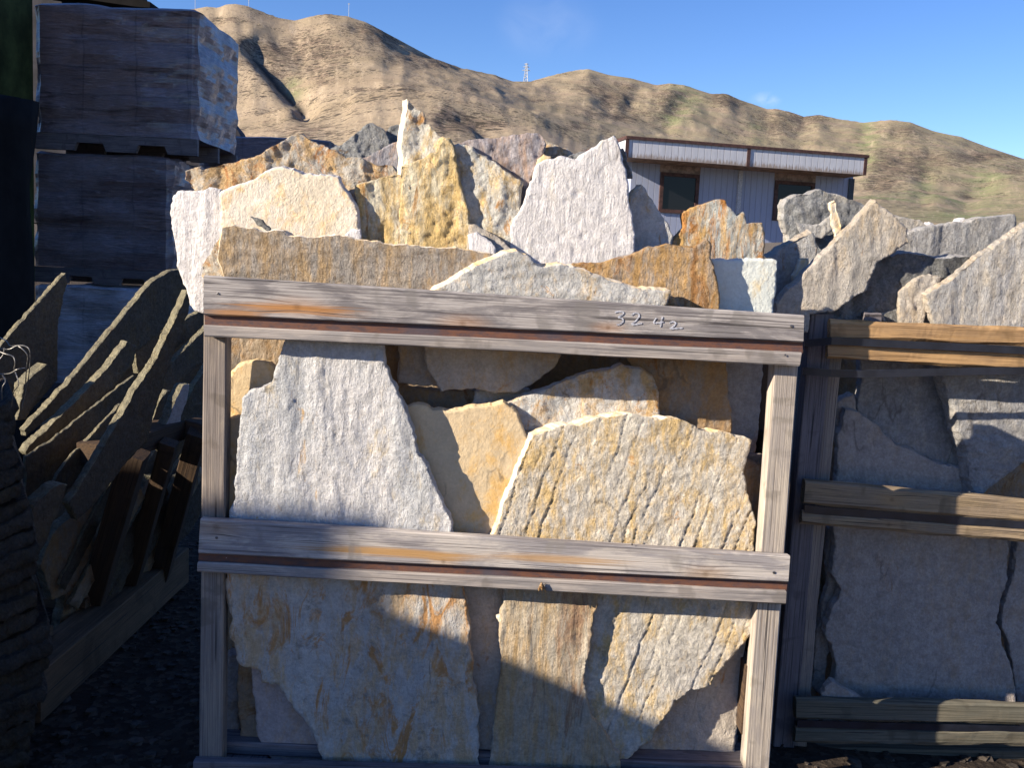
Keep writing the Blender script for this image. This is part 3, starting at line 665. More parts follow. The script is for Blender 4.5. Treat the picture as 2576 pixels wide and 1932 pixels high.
def boxl(name, x0, x1, y0, y1, z0, z1, mat, parent):
    vs = [(x, y, z) for x in (x0, x1) for y in (y0, y1) for z in (z0, z1)]
    fs = [(0, 1, 3, 2), (4, 6, 7, 5), (0, 4, 5, 1), (2, 3, 7, 6), (0, 2, 6, 4), (1, 5, 7, 3)]
    return link(name, vs, fs, mat, parent, BM, smooth=False)
def siding(name, c1, c2, z0, z1, stain_low, pitch):
    T = NT(name); tc = T.n('ShaderNodeTexCoord'); v = tc.outputs['Object']; sp = T.n('ShaderNodeSeparateXYZ'); T.l(v, sp.inputs[0])
    q = T.math('FRACT', T.math('DIVIDE', sp.outputs[0], pitch)); gv = T.math('ABSOLUTE', T.math('SUBTRACT', q, .5)); gl = T.rng(gv, .035, .065, 1, 0)
    pid = T.math('FLOOR', T.math('DIVIDE', sp.outputs[0], pitch)); wn = T.n('ShaderNodeTexWhiteNoise'); wn.noise_dimensions = '1D'; T.l(pid, wn.inputs['W'])
    st = T.noise(T.map(v, scale=(7, 7, 1.0)), 3, 7, .7); c = T.mix(T.rng(st, .3, .7), c1, c2)
    c = T.mix(T.math('MULTIPLY', wn.outputs['Value'], .18), c, (.34, .33, .36))
    zz = T.rng(sp.outputs[2], z0, z1, 0, 1, False)
    rs = T.noise(T.map(v, scale=(9, 9, 1.6)), 2.0, 7, .75)
    if stain_low: m = T.rng(T.math('SUBTRACT', rs, T.math('MULTIPLY', zz, .85)), .28, .48)
    else: m = T.math('MULTIPLY', T.rng(rs, .66, .78), .5)
    c = T.mix(T.math('MULTIPLY', m, .75), c, (.23, .16, .11))
    c = T.mix(T.math('MULTIPLY', gl, .4), c, (.14, .13, .14))
    return T.done(c, .75, T.bump(T.math('MULTIPLY', gl, -1.0), .6, .02), .3)
M_wall = siding('building_siding', (.34, .37, .48), (.30, .33, .44), zB, zS, False, .155)
M_fas = siding('fascia_siding', (.56, .56, .59), (.47, .475, .51), zS, zT, True, .16)
M_brn = plain('brown_trim', (.075, .038, .032), .7, .3, 12, .35)
M_sof = plain('soffit_wood', (.20, .13, .09), .8, .3, 6, .4)
M_glass = NT('dark_glass'); M_glass = M_glass.done((.014, .014, .017), .06, None, .22)
M_dark = plain('inner_dark', (.02, .02, .022), .9)
wl = boxl('wall', xL, xR, 0, DEP, zB-.4, zS+.3, M_wall, bld)
ro = boxl('roof', fL+.02, fR-.02, -OV+.03, DEP+OV-.03, zT-.12, zT-.02, M_dark, bld)
fa = boxl('fascia', fL, fR, -OV, -OV+.04, zS, zT-.04, M_fas, bld)
boxl('fascia', fL-.003, fL+.037, -OV+.042, DEP+OV, zS, zT-.04, M_fas, bld); boxl('fascia', fR-.037, fR+.003, -OV+.042, DEP+OV, zS, zT-.04, M_fas, bld)
boxl('soffit', fL+.04, fR-.04, -OV+.045, -.003, zS+.01, zS+.04, M_sof, bld)
boxl('roof_trim', fL-.03, fR+.03, -OV-.035, -OV-.003, zT-.07, zT, M_brn, bld); boxl('roof_trim', fL-.035, fL-.006, -OV, DEP+OV, zT-.07, zT+.002, M_brn, bld); boxl('roof_trim', fR+.006, fR+.035, -OV, DEP+OV, zT-.07, zT+.002, M_brn, bld)
for x in (fL+.005, fac('HB', 1115, 240, OV)[0], fR-.045): boxl('fascia_batten', x-.04, x+.04, -OV-.02, -OV-.002, zS-.005, zT-.072, M_brn, bld)
x = fac('HB', 1035, 520)[0]; boxl('downpipe', x-.05, x+.05, -.07, -.002, zB, zS, plain('pipe_pale', (.42, .42, .45), .6), bld)
boxl('corner_board', xR-.12, xR+.03, -.03, .1, zB, zS, plain('corner_dark', (.06, .07, .08), .7), bld)
for (a, b, c_, d) in ((385, 708, 365, 705), (1325, 1655, 432, 772)):
    x0 = fac('HB', a+2, 500)[0]; x1 = fac('HB', b-2, 500)[0]; z1 = fac('HB', (a+b)/2, (c_+11))[1]; z0 = fac('HB', (a+b)/2, d)[1]
    wd = empty('window', (bp.x, bp.y, z0)); setparent(wd, bld); f = .085
    # frame as one mesh of four mitred boards
    vs = []; fs = []
    for (q0, q1, r0, r1) in ((x0, x1, z1-f, z1), (x0, x1, z0, z0+f), (x0, x0+f, z0+f, z1-f), (x1-f, x1, z0+f, z1-f)):
        o = len(vs); vs += [(xx, yy, zz) for xx in (q0, q1) for yy in (-.045, .02) for zz in (r0, r1)]
        fs += [tuple(o+k for k in ff) for ff in ((0, 1, 3, 2), (4, 6, 7, 5), (0, 4, 5, 1), (2, 3, 7, 6), (0, 2, 6, 4), (1, 5, 7, 3))]
    link('window_frame', vs, fs, M_brn, wd, BM, smooth=False)
    boxl('pane', x0+f-.004, x1-f+.004, -.014, -.004, z0+f-.004, z1-f+.004, M_glass, wd)
    boxl('lintel_stain_board', x0-.02, x1+.02, -.006, -.002, z1+.003, zS+.005, plain('weathered_panel', (.27, .20, .17), .8, .3, 9, .35), wd)
# ================================================================== middle crate
pA = lambda z, pts, off=0.0: [atY(u, v, YA+off) for u, v in PX(z, pts)]
cA = empty('slab_crate', (0.0, YA+.3, 0.0)); tag(cA, 'weathered grey timber crate in the middle, marked with pencilled numbers, packed with pale slabs', 'crate', 'timber crates of stone slabs')
def rail(parent, quads, mats, Yoff, thick, straps):
    u = board('rail', pA('S', quads[0], Yoff), thick, mats[0], parent, seg=60, wob=.0005)
    s = board('strap', pA('S', quads[1], Yoff+.009), .004, straps, u, seg=40, wob=.0004, ch=.0008)
    board('rail_lip', pA('S', quads[2], Yoff+.001), thick-.003, mats[1], u, seg=60, wob=.0012)
    return u
u1 = rail(cA, ([(512, 692), (2023, 793), (2021, 861), (512, 792)], [(514, 786), (2020, 855), (2019, 891), (516, 822)], [(512, 817), (2017, 887), (2012, 920), (514, 846)]), (WD['railtop'], WD['lip']), 0, .022, M_rust)
u2 = rail(cA, ([(504, 1306), (1988, 1400), (1983, 1466), (499, 1393)], [(500, 1387), (1982, 1460), (1978, 1492), (499, 1420)], [(497, 1415), (1978, 1488), (1977, 1521), (495, 1440)]), (WD['railmid'], WD['lip']), 0, .022, M_rust)
u3 = rail(cA, ([(486, 1917), (1965, 1962), (1962, 2030), (484, 2000)], [(486, 1994), (1962, 2024), (1962, 2052), (486, 2022)], [(484, 2018), (1962, 2048), (1960, 2078), (482, 2044)]), (WD['grey'], WD['lip']), 0, .022, M_rust)
board('post', pA('S', [(513, 700), (571, 704), (556, 2060), (498, 2058)], .024), .038, WD['post'], cA, long='v', seg=40)
board('post', pA('S', [(1957, 800), (2017, 804), (1922, 2110), (1860, 2108)], .024), .038, WD['postpale'], cA, long='v', seg=40)
board('post', pA('S', [(1917, 850), (1956, 850), (1902, 2060), (1868, 2060)], .20), .04, WD['brown'], cA, long='v', seg=20)
board('post', pA('S', [(640, 850), (690, 850), (670, 2020), (620, 2020)], .56), .04, WD['brown'], cA, long='v', seg=20)
board('post', pA('S', [(1830, 850), (1880, 850), (1790, 2020), (1740, 2020)], .56), .04, WD['brown'], cA, long='v', seg=20)
for k in range(5):
    y = YA+.05+k*.13; board('floor_board', [Vector((-.56, y, .085)), Vector((.50, y, .085)), Vector((.50, y, .06)), Vector((-.56, y, .06))], .10, WD['grey'], cA, seg=8)
for x in (-.52, -.05, .42): board('skid_runner', [Vector((x, YA+.04, .058)), Vector((x, YA+.7, .058)), Vector((x, YA+.7, -.03)), Vector((x, YA+.04, -.03))], .08, WD['grey'], cA, seg=8, back=Vector((1, 0, 0)))
for x, z0_, z1_b in ((.525, .55, .72), (.515, .34, .50), (.495, .14, .28)):
    board('sun_stop_board', [Vector((x, YA+.07, z1_b)), Vector((x, YA+.62, z1_b)), Vector((x, YA+.62, z0_)), Vector((x, YA+.07, z0_))], .018, WD['brown'], cA, seg=10, back=Vector((-1, 0, 0)))  # added boards that keep sun patches off the right crate
def nail(px, parent, off=-.0012, r=.0028):
    c = atY(px[0], px[1], YA+off); vs = [c+Vector((0, -.0012, 0))]+[c+Vector((math.cos(a)*r, 0, math.sin(a)*r)) for a in [k*math.pi/4 for k in range(8)]]
    o = link('nail', vs, [(0, k+1, (k+1) % 8+1) for k in range(8)], M_nail, parent, smooth=True)
nail((1991, 820), u1); nail((1947, 1441), u2); nail((545, 1353), u2); nail((1590, 1345+25), u2, r=.0018); nail((548, 738), u1, r=.002); nail((1975, 893), u1, r=.002)
def stroke(name, z, pts, wd, parent, Yoff=-.0011):
    P = [atY(u, v, YA+Yoff) for u, v in PX(z, pts)]
    # smooth the polyline
    Q = []
    for i in range(len(P)-1):
        a = P[max(0, i-1)]; b = P[i]; c = P[i+1]; d = P[min(len(P)-1, i+2)]
        for k in range(6):
            t = k/6; Q.append(.5*((2*b)+(c-a)*t+(2*a-5*b+4*c-d)*t*t+(3*b-a-3*c+d)*t**3))
    Q.append(P[-1]); vs = []; fs = []
    for i, q in enumerate(Q):
        d = (Q[min(i+1, len(Q)-1)]-Q[max(i-1, 0)]).normalized(); s = Vector((-d.z, 0, d.x))*wd*(.5+.16*math.sin(i*1.7+len(P))*.7)
        vs += [q+s, q-s, q-s+Vector((0, .0004, 0)), q+s+Vector((0, .0004, 0))]
    for i in range(len(Q)-1):
        a = i*4
        for k in range(4): fs.append((a+k, a+(k+1) % 4, a+4+(k+1) % 4, a+4+k))
    return link(name, vs, fs, M_chalk, parent, smooth=False)
stroke('pencilled_digit', 'Z3', [(822, 1152), (845, 1146), (872, 1150), (866, 1165), (842, 1180), (866, 1188), (870, 1205), (852, 1222), (832, 1224)], .0024, u1)
stroke('pencilled_digit', 'Z3', [(920, 1168), (940, 1155), (962, 1158), (966, 1175), (948, 1200), (922, 1222), (950, 1222), (984, 1216)], .0024, u1)
stroke('pencilled_digit', 'Z3', [(1068, 1184), (1058, 1200), (1054, 1214), (1078, 1214), (1112, 1208)], .0024, u1)
stroke('pencilled_digit', 'Z3', [(1106, 1176), (1100, 1200), (1093, 1238)], .0024, u1)
stroke('pencilled_digit', 'Z3', [(1146, 1214), (1168, 1206), (1184, 1214), (1176, 1230), (1152, 1248), (1190, 1246), (1226, 1244)], .0024, u1)
# moth on the middle rail
T = NT('insect_brown'); vv = T.objcoord(); M_ins = T.done(T.mix(T.rng(T.noise(vv, 400, 3, .6), .4, .6), (.12, .055, .02), (.35, .22, .10)), .5, None, .4)
c = atY(1363, 1476, YA-.004); ins = empty('moth', c); tag(ins, 'small brown winged insect clinging to the lip of the middle rail', 'insect')
def ell(name, c, r, mat, parent, rot=0):
    vs, fs = [], []; n, m = 10, 6
    for i in range(m+1):
        for j in range(n):
            a = math.pi*i/m; b = 2*math.pi*j/n; x = r[0]*math.sin(a)*math.cos(b); y = r[1]*math.sin(a)*math.sin(b); z = r[2]*math.cos(a)
            vs.append(c+Vector((x*math.cos(rot)-z*math.sin(rot), y, x*math.sin(rot)+z*math.cos(rot))))
    for i in range(m):
        for j in range(n): fs.append((i*n+j, i*n+(j+1) % n, (i+1)*n+(j+1) % n, (i+1)*n+j))
    return link(name, vs, fs, mat, parent, smooth=True)
ell('body', c, (.0028, .0028, .0085), M_ins, ins, .15); ell('wing', c+Vector((.0035, .001, -.002)), (.0022, .0008, .009), M_ins, ins, .45); ell('wing', c+Vector((-.0035, .001, -.002)), (.0022, .0008, .008), M_ins, ins, -.25)
tubes('legs', [(c, c+Vector((.011, .003, -.004))), (c, c+Vector((.009, .003, -.009))), (c, c+Vector((-.008, .003, -.006))), (c, c+Vector((.008, .003, .005)))], .0005, M_ins, ins)
# ------------------------------------------------------------------ slabs seen through the middle crate
GA_ = 'stone slabs standing in the middle crate'
def A(label, z, pts, d, mat, kind='rough', **k):
    k.setdefault('group', GA_); return slab(label, z, pts, YA+d, mat, kind, **k)
A('tall white streaked slab in the upper left bay of the middle crate', 'M3', [(530, 300), (1040, 330), (1058, 430), (1082, 560), (1112, 640), (1160, 720), (1212, 840), (1240, 940), (1270, 1070), (1330, 1130), (1385, 1290), (1440, 1400), (1478, 1470), (1482, 1620), (185, 1600), (185, 1400), (215, 1330), (202, 1240), (225, 1080), (243, 850), (258, 750), (290, 712), (430, 655), (448, 580), (488, 470)], .033, 'whiteA', 'vstreak', lean=.6, t=.024)
A('broad streaked slab with rusty stains filling the lower left bay', 'M5', [(225, 370), (1735, 390), (1740, 520), (1768, 620), (1790, 800), (1775, 870), (1805, 960), (1800, 1100), (1832, 1240), (1842, 1700), (870, 1700), (820, 1560), (790, 1440), (720, 1340), (660, 1290), (610, 1200), (560, 1130), (455, 1115), (440, 1030), (320, 1005), (288, 960), (275, 860), (248, 830), (258, 700), (233, 600)], .039, 'streak', 'vstreak', lean=.4, t=.024)
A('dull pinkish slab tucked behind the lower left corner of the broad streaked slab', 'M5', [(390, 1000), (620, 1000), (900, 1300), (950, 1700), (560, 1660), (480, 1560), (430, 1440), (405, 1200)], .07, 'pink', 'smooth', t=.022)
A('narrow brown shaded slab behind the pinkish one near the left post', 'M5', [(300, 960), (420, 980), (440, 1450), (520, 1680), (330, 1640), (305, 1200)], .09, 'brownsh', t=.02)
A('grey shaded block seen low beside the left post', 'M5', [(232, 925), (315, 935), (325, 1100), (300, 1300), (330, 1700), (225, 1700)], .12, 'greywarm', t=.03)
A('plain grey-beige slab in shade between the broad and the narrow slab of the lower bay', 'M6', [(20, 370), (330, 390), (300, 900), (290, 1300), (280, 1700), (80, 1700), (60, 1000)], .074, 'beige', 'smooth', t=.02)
A('narrow upright brown-streaked slab in the centre of the lower bay', 'M6', [(302, 380), (905, 385), (892, 520), (868, 600), (862, 720), (842, 850), (815, 980), (825, 1130), (862, 1240), (905, 1290), (960, 1380), (1030, 1480), (1055, 1600), (1060, 1700), (200, 1700), (222, 1400), (262, 1100), (292, 860), (268, 800), (282, 660), (284, 580), (300, 520)], .038, 'narrow', 'vstreak', lean=.4, t=.022)
A('small pale chip poking out left of the narrow brown-streaked slab', 'M6', [(246, 592), (290, 588), (330, 640), (300, 660), (268, 615)], .05, 'cream', t=.008, name='stone_chip', cat='stone chip')
ribp = PX('M4', [(95, 1350), (210, 1040), (340, 748), (450, 722), (520, 690), (600, 690), (700, 652), (800, 634), (930, 622), (1030, 640), (1100, 655), (1180, 652), (1300, 690), (1390, 727), (1450, 720), (1530, 752), (1635, 778), (1612, 880), (1594, 970), (1620, 1130), (1658, 1280), (1655, 1440)])+PX('M6', [(1925, 520), (1932, 640), (1915, 680), (1850, 730), (1800, 800), (1720, 890), (1670, 950), (1620, 1030), (1550, 1060), (1500, 1060), (1390, 1130), (1340, 1220), (1290, 1290), (1230, 1390), (1100, 1500), (1040, 1570), (850, 1570), (560, 1300), (420, 500), (330, 300)])
A('big ribbed golden slab in front at the right, running behind the middle rail', 'S', ribp, .056, 'ribbed', 'rib', lean=.8, t=.030, ext=(-.017, .001), edge='cream')
A('dull beige slab in shade at the bottom right, under the ribbed slab', 'M6', [(1300, 600), (1862, 650), (1822, 900), (1802, 1100), (1790, 1300), (1780, 1420), (1762, 1700), (800, 1700), (900, 1400), (1000, 1300)], .096, 'beige', t=.024)
A('smooth honey-yellow slab between the white slab and the ribbed slab', 'M3', [(1180, 810), (1240, 785), (1300, 780), (1360, 815), (1500, 810), (1700, 782), (1762, 768), (1822, 810), (1870, 880), (1920, 1000), (1960, 1640), (1500, 1640), (1380, 1400), (1230, 1150), (1190, 1000)], .068, 'yellow', 'smooth', lean=.5, t=.018)
A('white slab with orange stains leaning above the ribbed slab', 'M4', [(120, 590), (200, 560), (290, 510), (400, 468), (500, 440), (700, 365), (800, 345), (860, 333), (885, 352), (980, 358), (1040, 400), (1070, 470), (1082, 540), (1080, 640), (1090, 760), (800, 860), (400, 860), (200, 720)], .09, 'whiteorange', 'rough', lean=.5, t=.024)
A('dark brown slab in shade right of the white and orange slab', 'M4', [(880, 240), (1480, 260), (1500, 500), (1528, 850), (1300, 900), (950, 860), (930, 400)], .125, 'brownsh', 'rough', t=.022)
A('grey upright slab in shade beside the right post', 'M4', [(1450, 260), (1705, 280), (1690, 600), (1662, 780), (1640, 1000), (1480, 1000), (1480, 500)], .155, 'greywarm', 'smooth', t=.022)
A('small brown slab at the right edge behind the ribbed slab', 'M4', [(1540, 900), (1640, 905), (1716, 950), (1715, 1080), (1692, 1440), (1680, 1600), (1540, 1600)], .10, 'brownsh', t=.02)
A('small grey stone sitting above the little brown slab at the right', 'M4', [(1600, 862), (1730, 885), (1725, 970), (1640, 975)], .13, 'greywarm', t=.02)
A('long grey-beige slab in shade just under the top rail', 'M3', [(1300, 330), (2150, 370), (2060, 560), (1960, 640), (1840, 700), (1700, 702), (1600, 692), (1480, 690), (1400, 706), (1378, 650), (1330, 590), (1308, 480)], .118, 'beige', 'smooth', t=.024)
A('grey-beige slab left of the long one under the top rail', 'M3', [(1165, 330), (1380, 340), (1420, 660), (1290, 672), (1158, 655)], .15, 'beige', 'smooth', t=.02)
A('dark brown slab in the gap right of the tall white slab', 'M3', [(1020, 300), (1172, 310), (1165, 640), (1220, 682), (1600, 700), (1640, 860), (1120, 860), (1040, 600)], .178, 'brownsh', t=.02)
A('small tan slab wedged above the honey-yellow slab', 'M3', [(1612, 700), (1920, 690), (1920, 830), (1565, 830)], .146, 'beige', t=.02)
A('rounded yellowish slab at the left above the step of the white slab', 'M3', [(168, 650), (195, 585), (262, 537), (350, 523), (408, 540), (440, 570), (520, 700), (420, 900), (165, 870)], .09, 'yellow', 'smooth', t=.02)
A('tan slab showing as a strip between the left post and the tall white slab', 'M3', [(150, 852), (300, 856), (300, 1100), (230, 1330), (205, 1560), (155, 1560)], .064, 'yellow', 'smooth', t=.018)
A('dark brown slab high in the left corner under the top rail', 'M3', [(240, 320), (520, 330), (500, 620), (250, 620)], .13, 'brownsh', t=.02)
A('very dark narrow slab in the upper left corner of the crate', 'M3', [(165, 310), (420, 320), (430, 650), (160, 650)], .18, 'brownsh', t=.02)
A('large dark filler slab blocking light deep inside the middle crate on the left', 'S', [(548, 800), (1200, 830), (1180, 1950), (540, 1940)], .27, 'brownsh', t=.03, step=.02)  # filler slabs added so light does not leak through the crate
A('large dark filler slab blocking light deep inside the middle crate on the right', 'S', [(1210, 830), (1900, 850), (1830, 1950), (1190, 1950)], .27, 'brownsh', t=.03, step=.02)
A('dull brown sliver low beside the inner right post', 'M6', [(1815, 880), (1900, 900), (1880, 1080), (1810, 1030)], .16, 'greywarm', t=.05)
# ------------------------------------------------------------------ slabs standing up out of the crate
A('long low brown-grey slab lying behind the left half of the top rail', 'Z2', [(380, 885), (425, 870), (560, 885), (620, 900), (740, 905), (770, 930), (900, 935), (1050, 930), (1190, 950), (1400, 980), (1600, 1000), (1850, 1012), (1980, 1035), (2075, 1100), (2075, 1390), (430, 1380), (385, 1170), (362, 1080), (365, 960)], .052, 'brown', 'hstreak', lean=3, t=.03, ext=(-.006, .003), edge='cream')
A('small rusty stone between the left end of the top rail and the pale slab', 'Z2', [(335, 985), (362, 955), (430, 1000), (450, 1380), (275, 1380), (258, 1110), (300, 1040)], .086, 'orange', 'rough', t=.02)
A('low grey-white slab with a lit rim over the middle of the top rail', 'Z3', [(-285, 1045), (-150, 968), (-50, 900), (60, 850), (150, 812), (240, 790), (290, 808), (330, 840), (360, 868), (500, 880), (660, 898), (690, 925), (850, 980), (1000, 1012), (1155, 1022), (1150, 1050), (1122, 1130), (1118, 1360), (-285, 1250)], .028, 'greywhite', 'hstreak', lean=2, t=.024, ext=(-.007, .006), edge='cream')
A('brown and orange layered slab behind the right half of the top rail', 'Z3', [(340, 880), (500, 862), (660, 868), (720, 868), (800, 840), (900, 820), (970, 798), (1020, 768), (1130, 753), (1200, 765), (1290, 768), (1340, 738), (1368, 720), (1385, 745), (1395, 850), (1430, 960), (1442, 1040), (1450, 1140), (1450, 1380), (340, 1300)], .072, 'brownorange', 'hstreak', lean=2.5, t=.026, ext=(.004, .004))
A('squarish pale blue-grey slab with a half-round shadow at the right end of the top rail', 'Z3', [(1395, 838), (1600, 838), (1700, 835), (1788, 845), (1785, 900), (1775, 1000), (1768, 1100), (1760, 1400), (1370, 1400)], .100, 'palegreen', 'smooth', lean=2, t=.026)
A('white slab hanging out past the left end of the top rail', 'Z2', [(85, 690), (110, 668), (240, 660), (372, 652), (420, 800), (400, 1000), (330, 1300), (272, 1400), (215, 1380), (180, 1300), (110, 1110), (100, 1000), (75, 860), (68, 740)], .165, 'white', 'vstreak', lean=3, t=.03, ext=(-.006, .004))
A('broad cream slab with a peaked top at the upper left', 'Z2', [(372, 668), (480, 625), (560, 600), (640, 550), (730, 515), (800, 530), (860, 558), (950, 572), (1065, 580), (1090, 620), (1130, 690), (1178, 760), (1195, 940), (1210, 1240), (400, 1240), (365, 800)], .128, 'cream', 'smooth', lean=3, t=.03, ext=(0, .006), edge='white')
A('thin dark sliver standing in for a crack in the broad cream slab', 'Z2', [(545, 818), (600, 838), (668, 893), (660, 915), (600, 870)], .10, 'sparkle', 'smooth', t=.006, name='stone_chip', cat='stone chip')  # dark sliver put in to stand for a crack in the slab
A('long rough orange slab behind the broad cream one', 'Z2', [(160, 550), (185, 540), (240, 525), (255, 540), (400, 500), (520, 470), (600, 450), (640, 420), (715, 385), (770, 340), (830, 318), (880, 340), (950, 385), (1050, 420), (1110, 470), (1200, 470), (1300, 510), (1390, 520), (1430, 570), (1440, 1000), (300, 1000), (210, 650), (165, 590)], .185, 'orange', 'crag', lean=3, t=.03)
A('short ochre slab between the cream slab and the tall ochre one', 'Z2', [(1172, 640), (1250, 605), (1330, 580), (1430, 570), (1500, 600), (1500, 1250), (1200, 1250), (1185, 800)], .149, 'ochre', 'crag', lean=3, t=.012)
A('tall yellow-ochre slab with slanting ridges in the upper middle', 'Z2', [(1450, 520), (1500, 500), (1560, 480), (1620, 450), (1660, 440), (1665, 370), (1690, 345), (1730, 360), (1755, 400), (1770, 530), (1800, 600), (1815, 680), (1845, 800), (1850, 1010), (1860, 1250), (1440, 1250), (1442, 800)], .146, 'ochre', 'crag', lean=3, t=.012)
A('grey-white spire, the highest pointed stone of all', 'Z2', [(1480, 115), (1500, 130), (1520, 152), (1535, 180), (1560, 185), (1582, 197), (1592, 230), (1588, 255), (1640, 290), (1670, 330), (1700, 342), (1705, 365), (1710, 1000), (1440, 1000), (1452, 520), (1448, 420), (1468, 250)], .162, 'creamgrey', 'crag', lean=3, t=.011, ext=(-.010, 0), edge='cream')
A('rough cream and grey slab right of the tall yellow-ochre one', 'Z2', [(1740, 392), (1790, 385), (1870, 400), (1960, 480), (2060, 545), (2133, 590), (2161, 617), (2158, 717), (2141, 807), (2106, 937), (2100, 1250), (1860, 1250), (1800, 900), (1770, 600)], .153, 'creamgrey', 'crag', lean=3, t=.011)
A('reddish-grey slab with a straight top behind the rough cream slab', 'Z2', [(1780, 385), (1900, 352), (2000, 345), (2100, 328), (2200, 318), (2266, 322), (2296, 347), (2310, 380), (2290, 450), (2226, 567), (2190, 680), (2150, 1100), (1820, 1100)], .173, 'redgrey', 'crag', lean=3, t=.03)
A('rusty orange slab behind and left of the big white one', 'Z3', [(375, 118), (460, 150), (540, 185), (600, 225), (640, 560), (250, 700), (300, 300)], .222, 'orange', 'crag', lean=3, t=.03)
A('small honey-coloured tip peeking over the left shoulder of the big white slab', 'Z3', [(345, 300), (360, 258), (400, 217), (432, 230), (440, 320), (400, 560), (300, 560)], .168, 'yellow', 'smooth', t=.012)
A('dark glittering grey peak on the skyline left of the pointed spire', 'Z2', [(1020, 415), (1080, 390), (1150, 340), (1200, 300), (1235, 268), (1275, 260), (1310, 285), (1350, 310), (1372, 345), (1400, 600), (1100, 700)], 1.5, 'darkgrey', 'crag', t=.05, group='grey slabs in a crate further back')
A('dark grey slab touching the left flank of the pointed spire', 'Z2', [(1345, 330), (1375, 280), (1420, 265), (1480, 270), (1500, 700), (1330, 700)], 1.55, 'darkgrey', 'crag', t=.05, group='grey slabs in a crate further back')
A('plain purplish-grey slab below the dark glittering peak', 'Z2', [(1130, 475), (1230, 465), (1330, 410), (1440, 360), (1520, 350), (1520, 800), (1100, 800)], 1.4, 'redgrey', 'rough', t=.05, group='grey slabs in a crate further back')
A('big white slab with pale vertical veins right of centre', 'Z3', [(755, 130), (815, 100), (835, 130), (845, 160), (862, 220), (880, 300), (895, 380), (920, 520), (940, 680), (945, 790), (950, 1000), (900, 1200), (215, 1200), (195, 760), (200, 640), (250, 560), (300, 450), (320, 390), (370, 280), (400, 243), (500, 225), (530, 235), (590, 240), (640, 205), (700, 165)], .145, 'white', 'vein', lean=3, t=.028, ext=(.0, .004))
A('dark grey stone peeking from behind the top of the big white slab', 'Z3', [(545, 215), (600, 195), (640, 190), (870, 175), (888, 215), (912, 290), (925, 345), (885, 352), (860, 700), (560, 600)], .19, 'darkgrey', 'crag', t=.03)
A('small triangular slab with a brown tip right of the big white one', 'Z3', [(985, 385), (1010, 420), (1060, 500), (1110, 590), (1170, 690), (1160, 720), (1150, 1000), (900, 1000), (915, 500), (920, 465)], .175, 'greywhite', 'smooth', lean=3, t=.022, ext=(-.008, .004), edge='cream')
A('lump of rusty rubble between the triangular slab and the orange and blue one', 'Z3', [(1020, 745), (1090, 722), (1150, 715), (1240, 665), (1260, 900), (1000, 900)], .19, 'orange', 'crag', t=.03)
A('stepped orange and pale-blue slab in front of the building', 'Z3', [(1230, 560), (1270, 545), (1330, 515), (1400, 490), (1440, 480), (1480, 478), (1492, 515), (1530, 545), (1545, 580), (1590, 560), (1606, 620), (1650, 622), (1700, 625), (1717, 700), (1710, 830), (1705, 1100), (1200, 1100), (1160, 722), (1240, 650), (1236, 600)], .185, 'orangeblue', 'vstreak', lean=3, t=.028)
A('splintered brown-grey offcut lying at the foot of the rough cream slab', 'Z2', [(1845, 858), (1900, 875), (1980, 920), (2060, 965), (2110, 1010), (2110, 1150), (1845, 1150)], .115, 'greybeige', 'rough', lean=25, t=.015)
A('small whitish offcut beside the foot of the tall yellow-ochre slab', 'Z2', [(1850, 935), (1895, 915), (1950, 950), (2000, 1010), (2000, 1150), (1850, 1150)], .095, 'white', 'smooth', lean=15, t=.012)
A('little white wedge between the cream slab and the short ochre slab', 'Z2', [(1115, 930), (1150, 905), (1195, 900), (1200, 1200), (1115, 1200)], .10, 'white', 'smooth', t=.012)
# ================================================================== right crate
YR = 1.972
pB = lambda z, pts, off=0.0: [atY(u, v, YR+off, 0.03) for u, v in PX(z, pts)]
cB = empty('slab_crate', (.95, YR+.3, 0)); tag(cB, 'right-hand crate with yellow rails and black plastic straps, packed with grey slabs', 'crate', 'timber crates of stone slabs')
def railB(q1, q3, m1, m2, off=0.0, t=.024):
    u = board('rail', pB(*q1, off), t, m1, cB, seg=40, wob=.003, ch=.006)
    board('rail_lip', pB(*q3, off+.002), t-.006, m2, u, seg=40, wob=.003, ch=.006)
    return u
railB(('Z4', [(690, 958), (2100, 1020), (2100, 1128), (690, 1075)]), ('Z4', [(672, 1100), (2100, 1160), (2100, 1272), (672, 1190)]), WD['yellow'], WD['yellow'])
railB(('M8', [(290, 16), (1900, 165), (1900, 285), (275, 160)]), ('M8', [(272, 195), (1900, 320), (1900, 405), (262, 270)]), WD['yellowold'], WD['yellowold'])
railB(('M8', [(235, 1265), (1900, 1310), (1900, 1425), (232, 1390)]), ('M8', [(235, 1432), (1900, 1455), (1900, 1545), (222, 1525)]), WD['olive'], WD['olive'])
board('post', pB('S', [(2040, 790), (2098, 790), (1978, 2100), (1926, 2100)], .045), .04, WD['grey'], cB, long='v', seg=30)
board('post', pB('S', [(2082, 900), (2118, 900), (2054, 1560), (2022, 1560)], .055), .03, WD['post'], cB, long='v', seg=30)
board('post', pB('S', [(2026, 1545), (2055, 1545), (2014, 2090), (1980, 2090)], .056), .03, WD['post'], cB, long='v', seg=30)
board('post', pB('S', [(1960, 830), (2010, 830), (1930, 2090), (1880, 2090)], .50), .04, WD['brown'], cB, long='v', seg=20)
board('floor_board', pB('M8', [(360, 1545), (1900, 1575), (1900, 1625), (360, 1590)], .06), .6, WD['olive'], cB, seg=10)
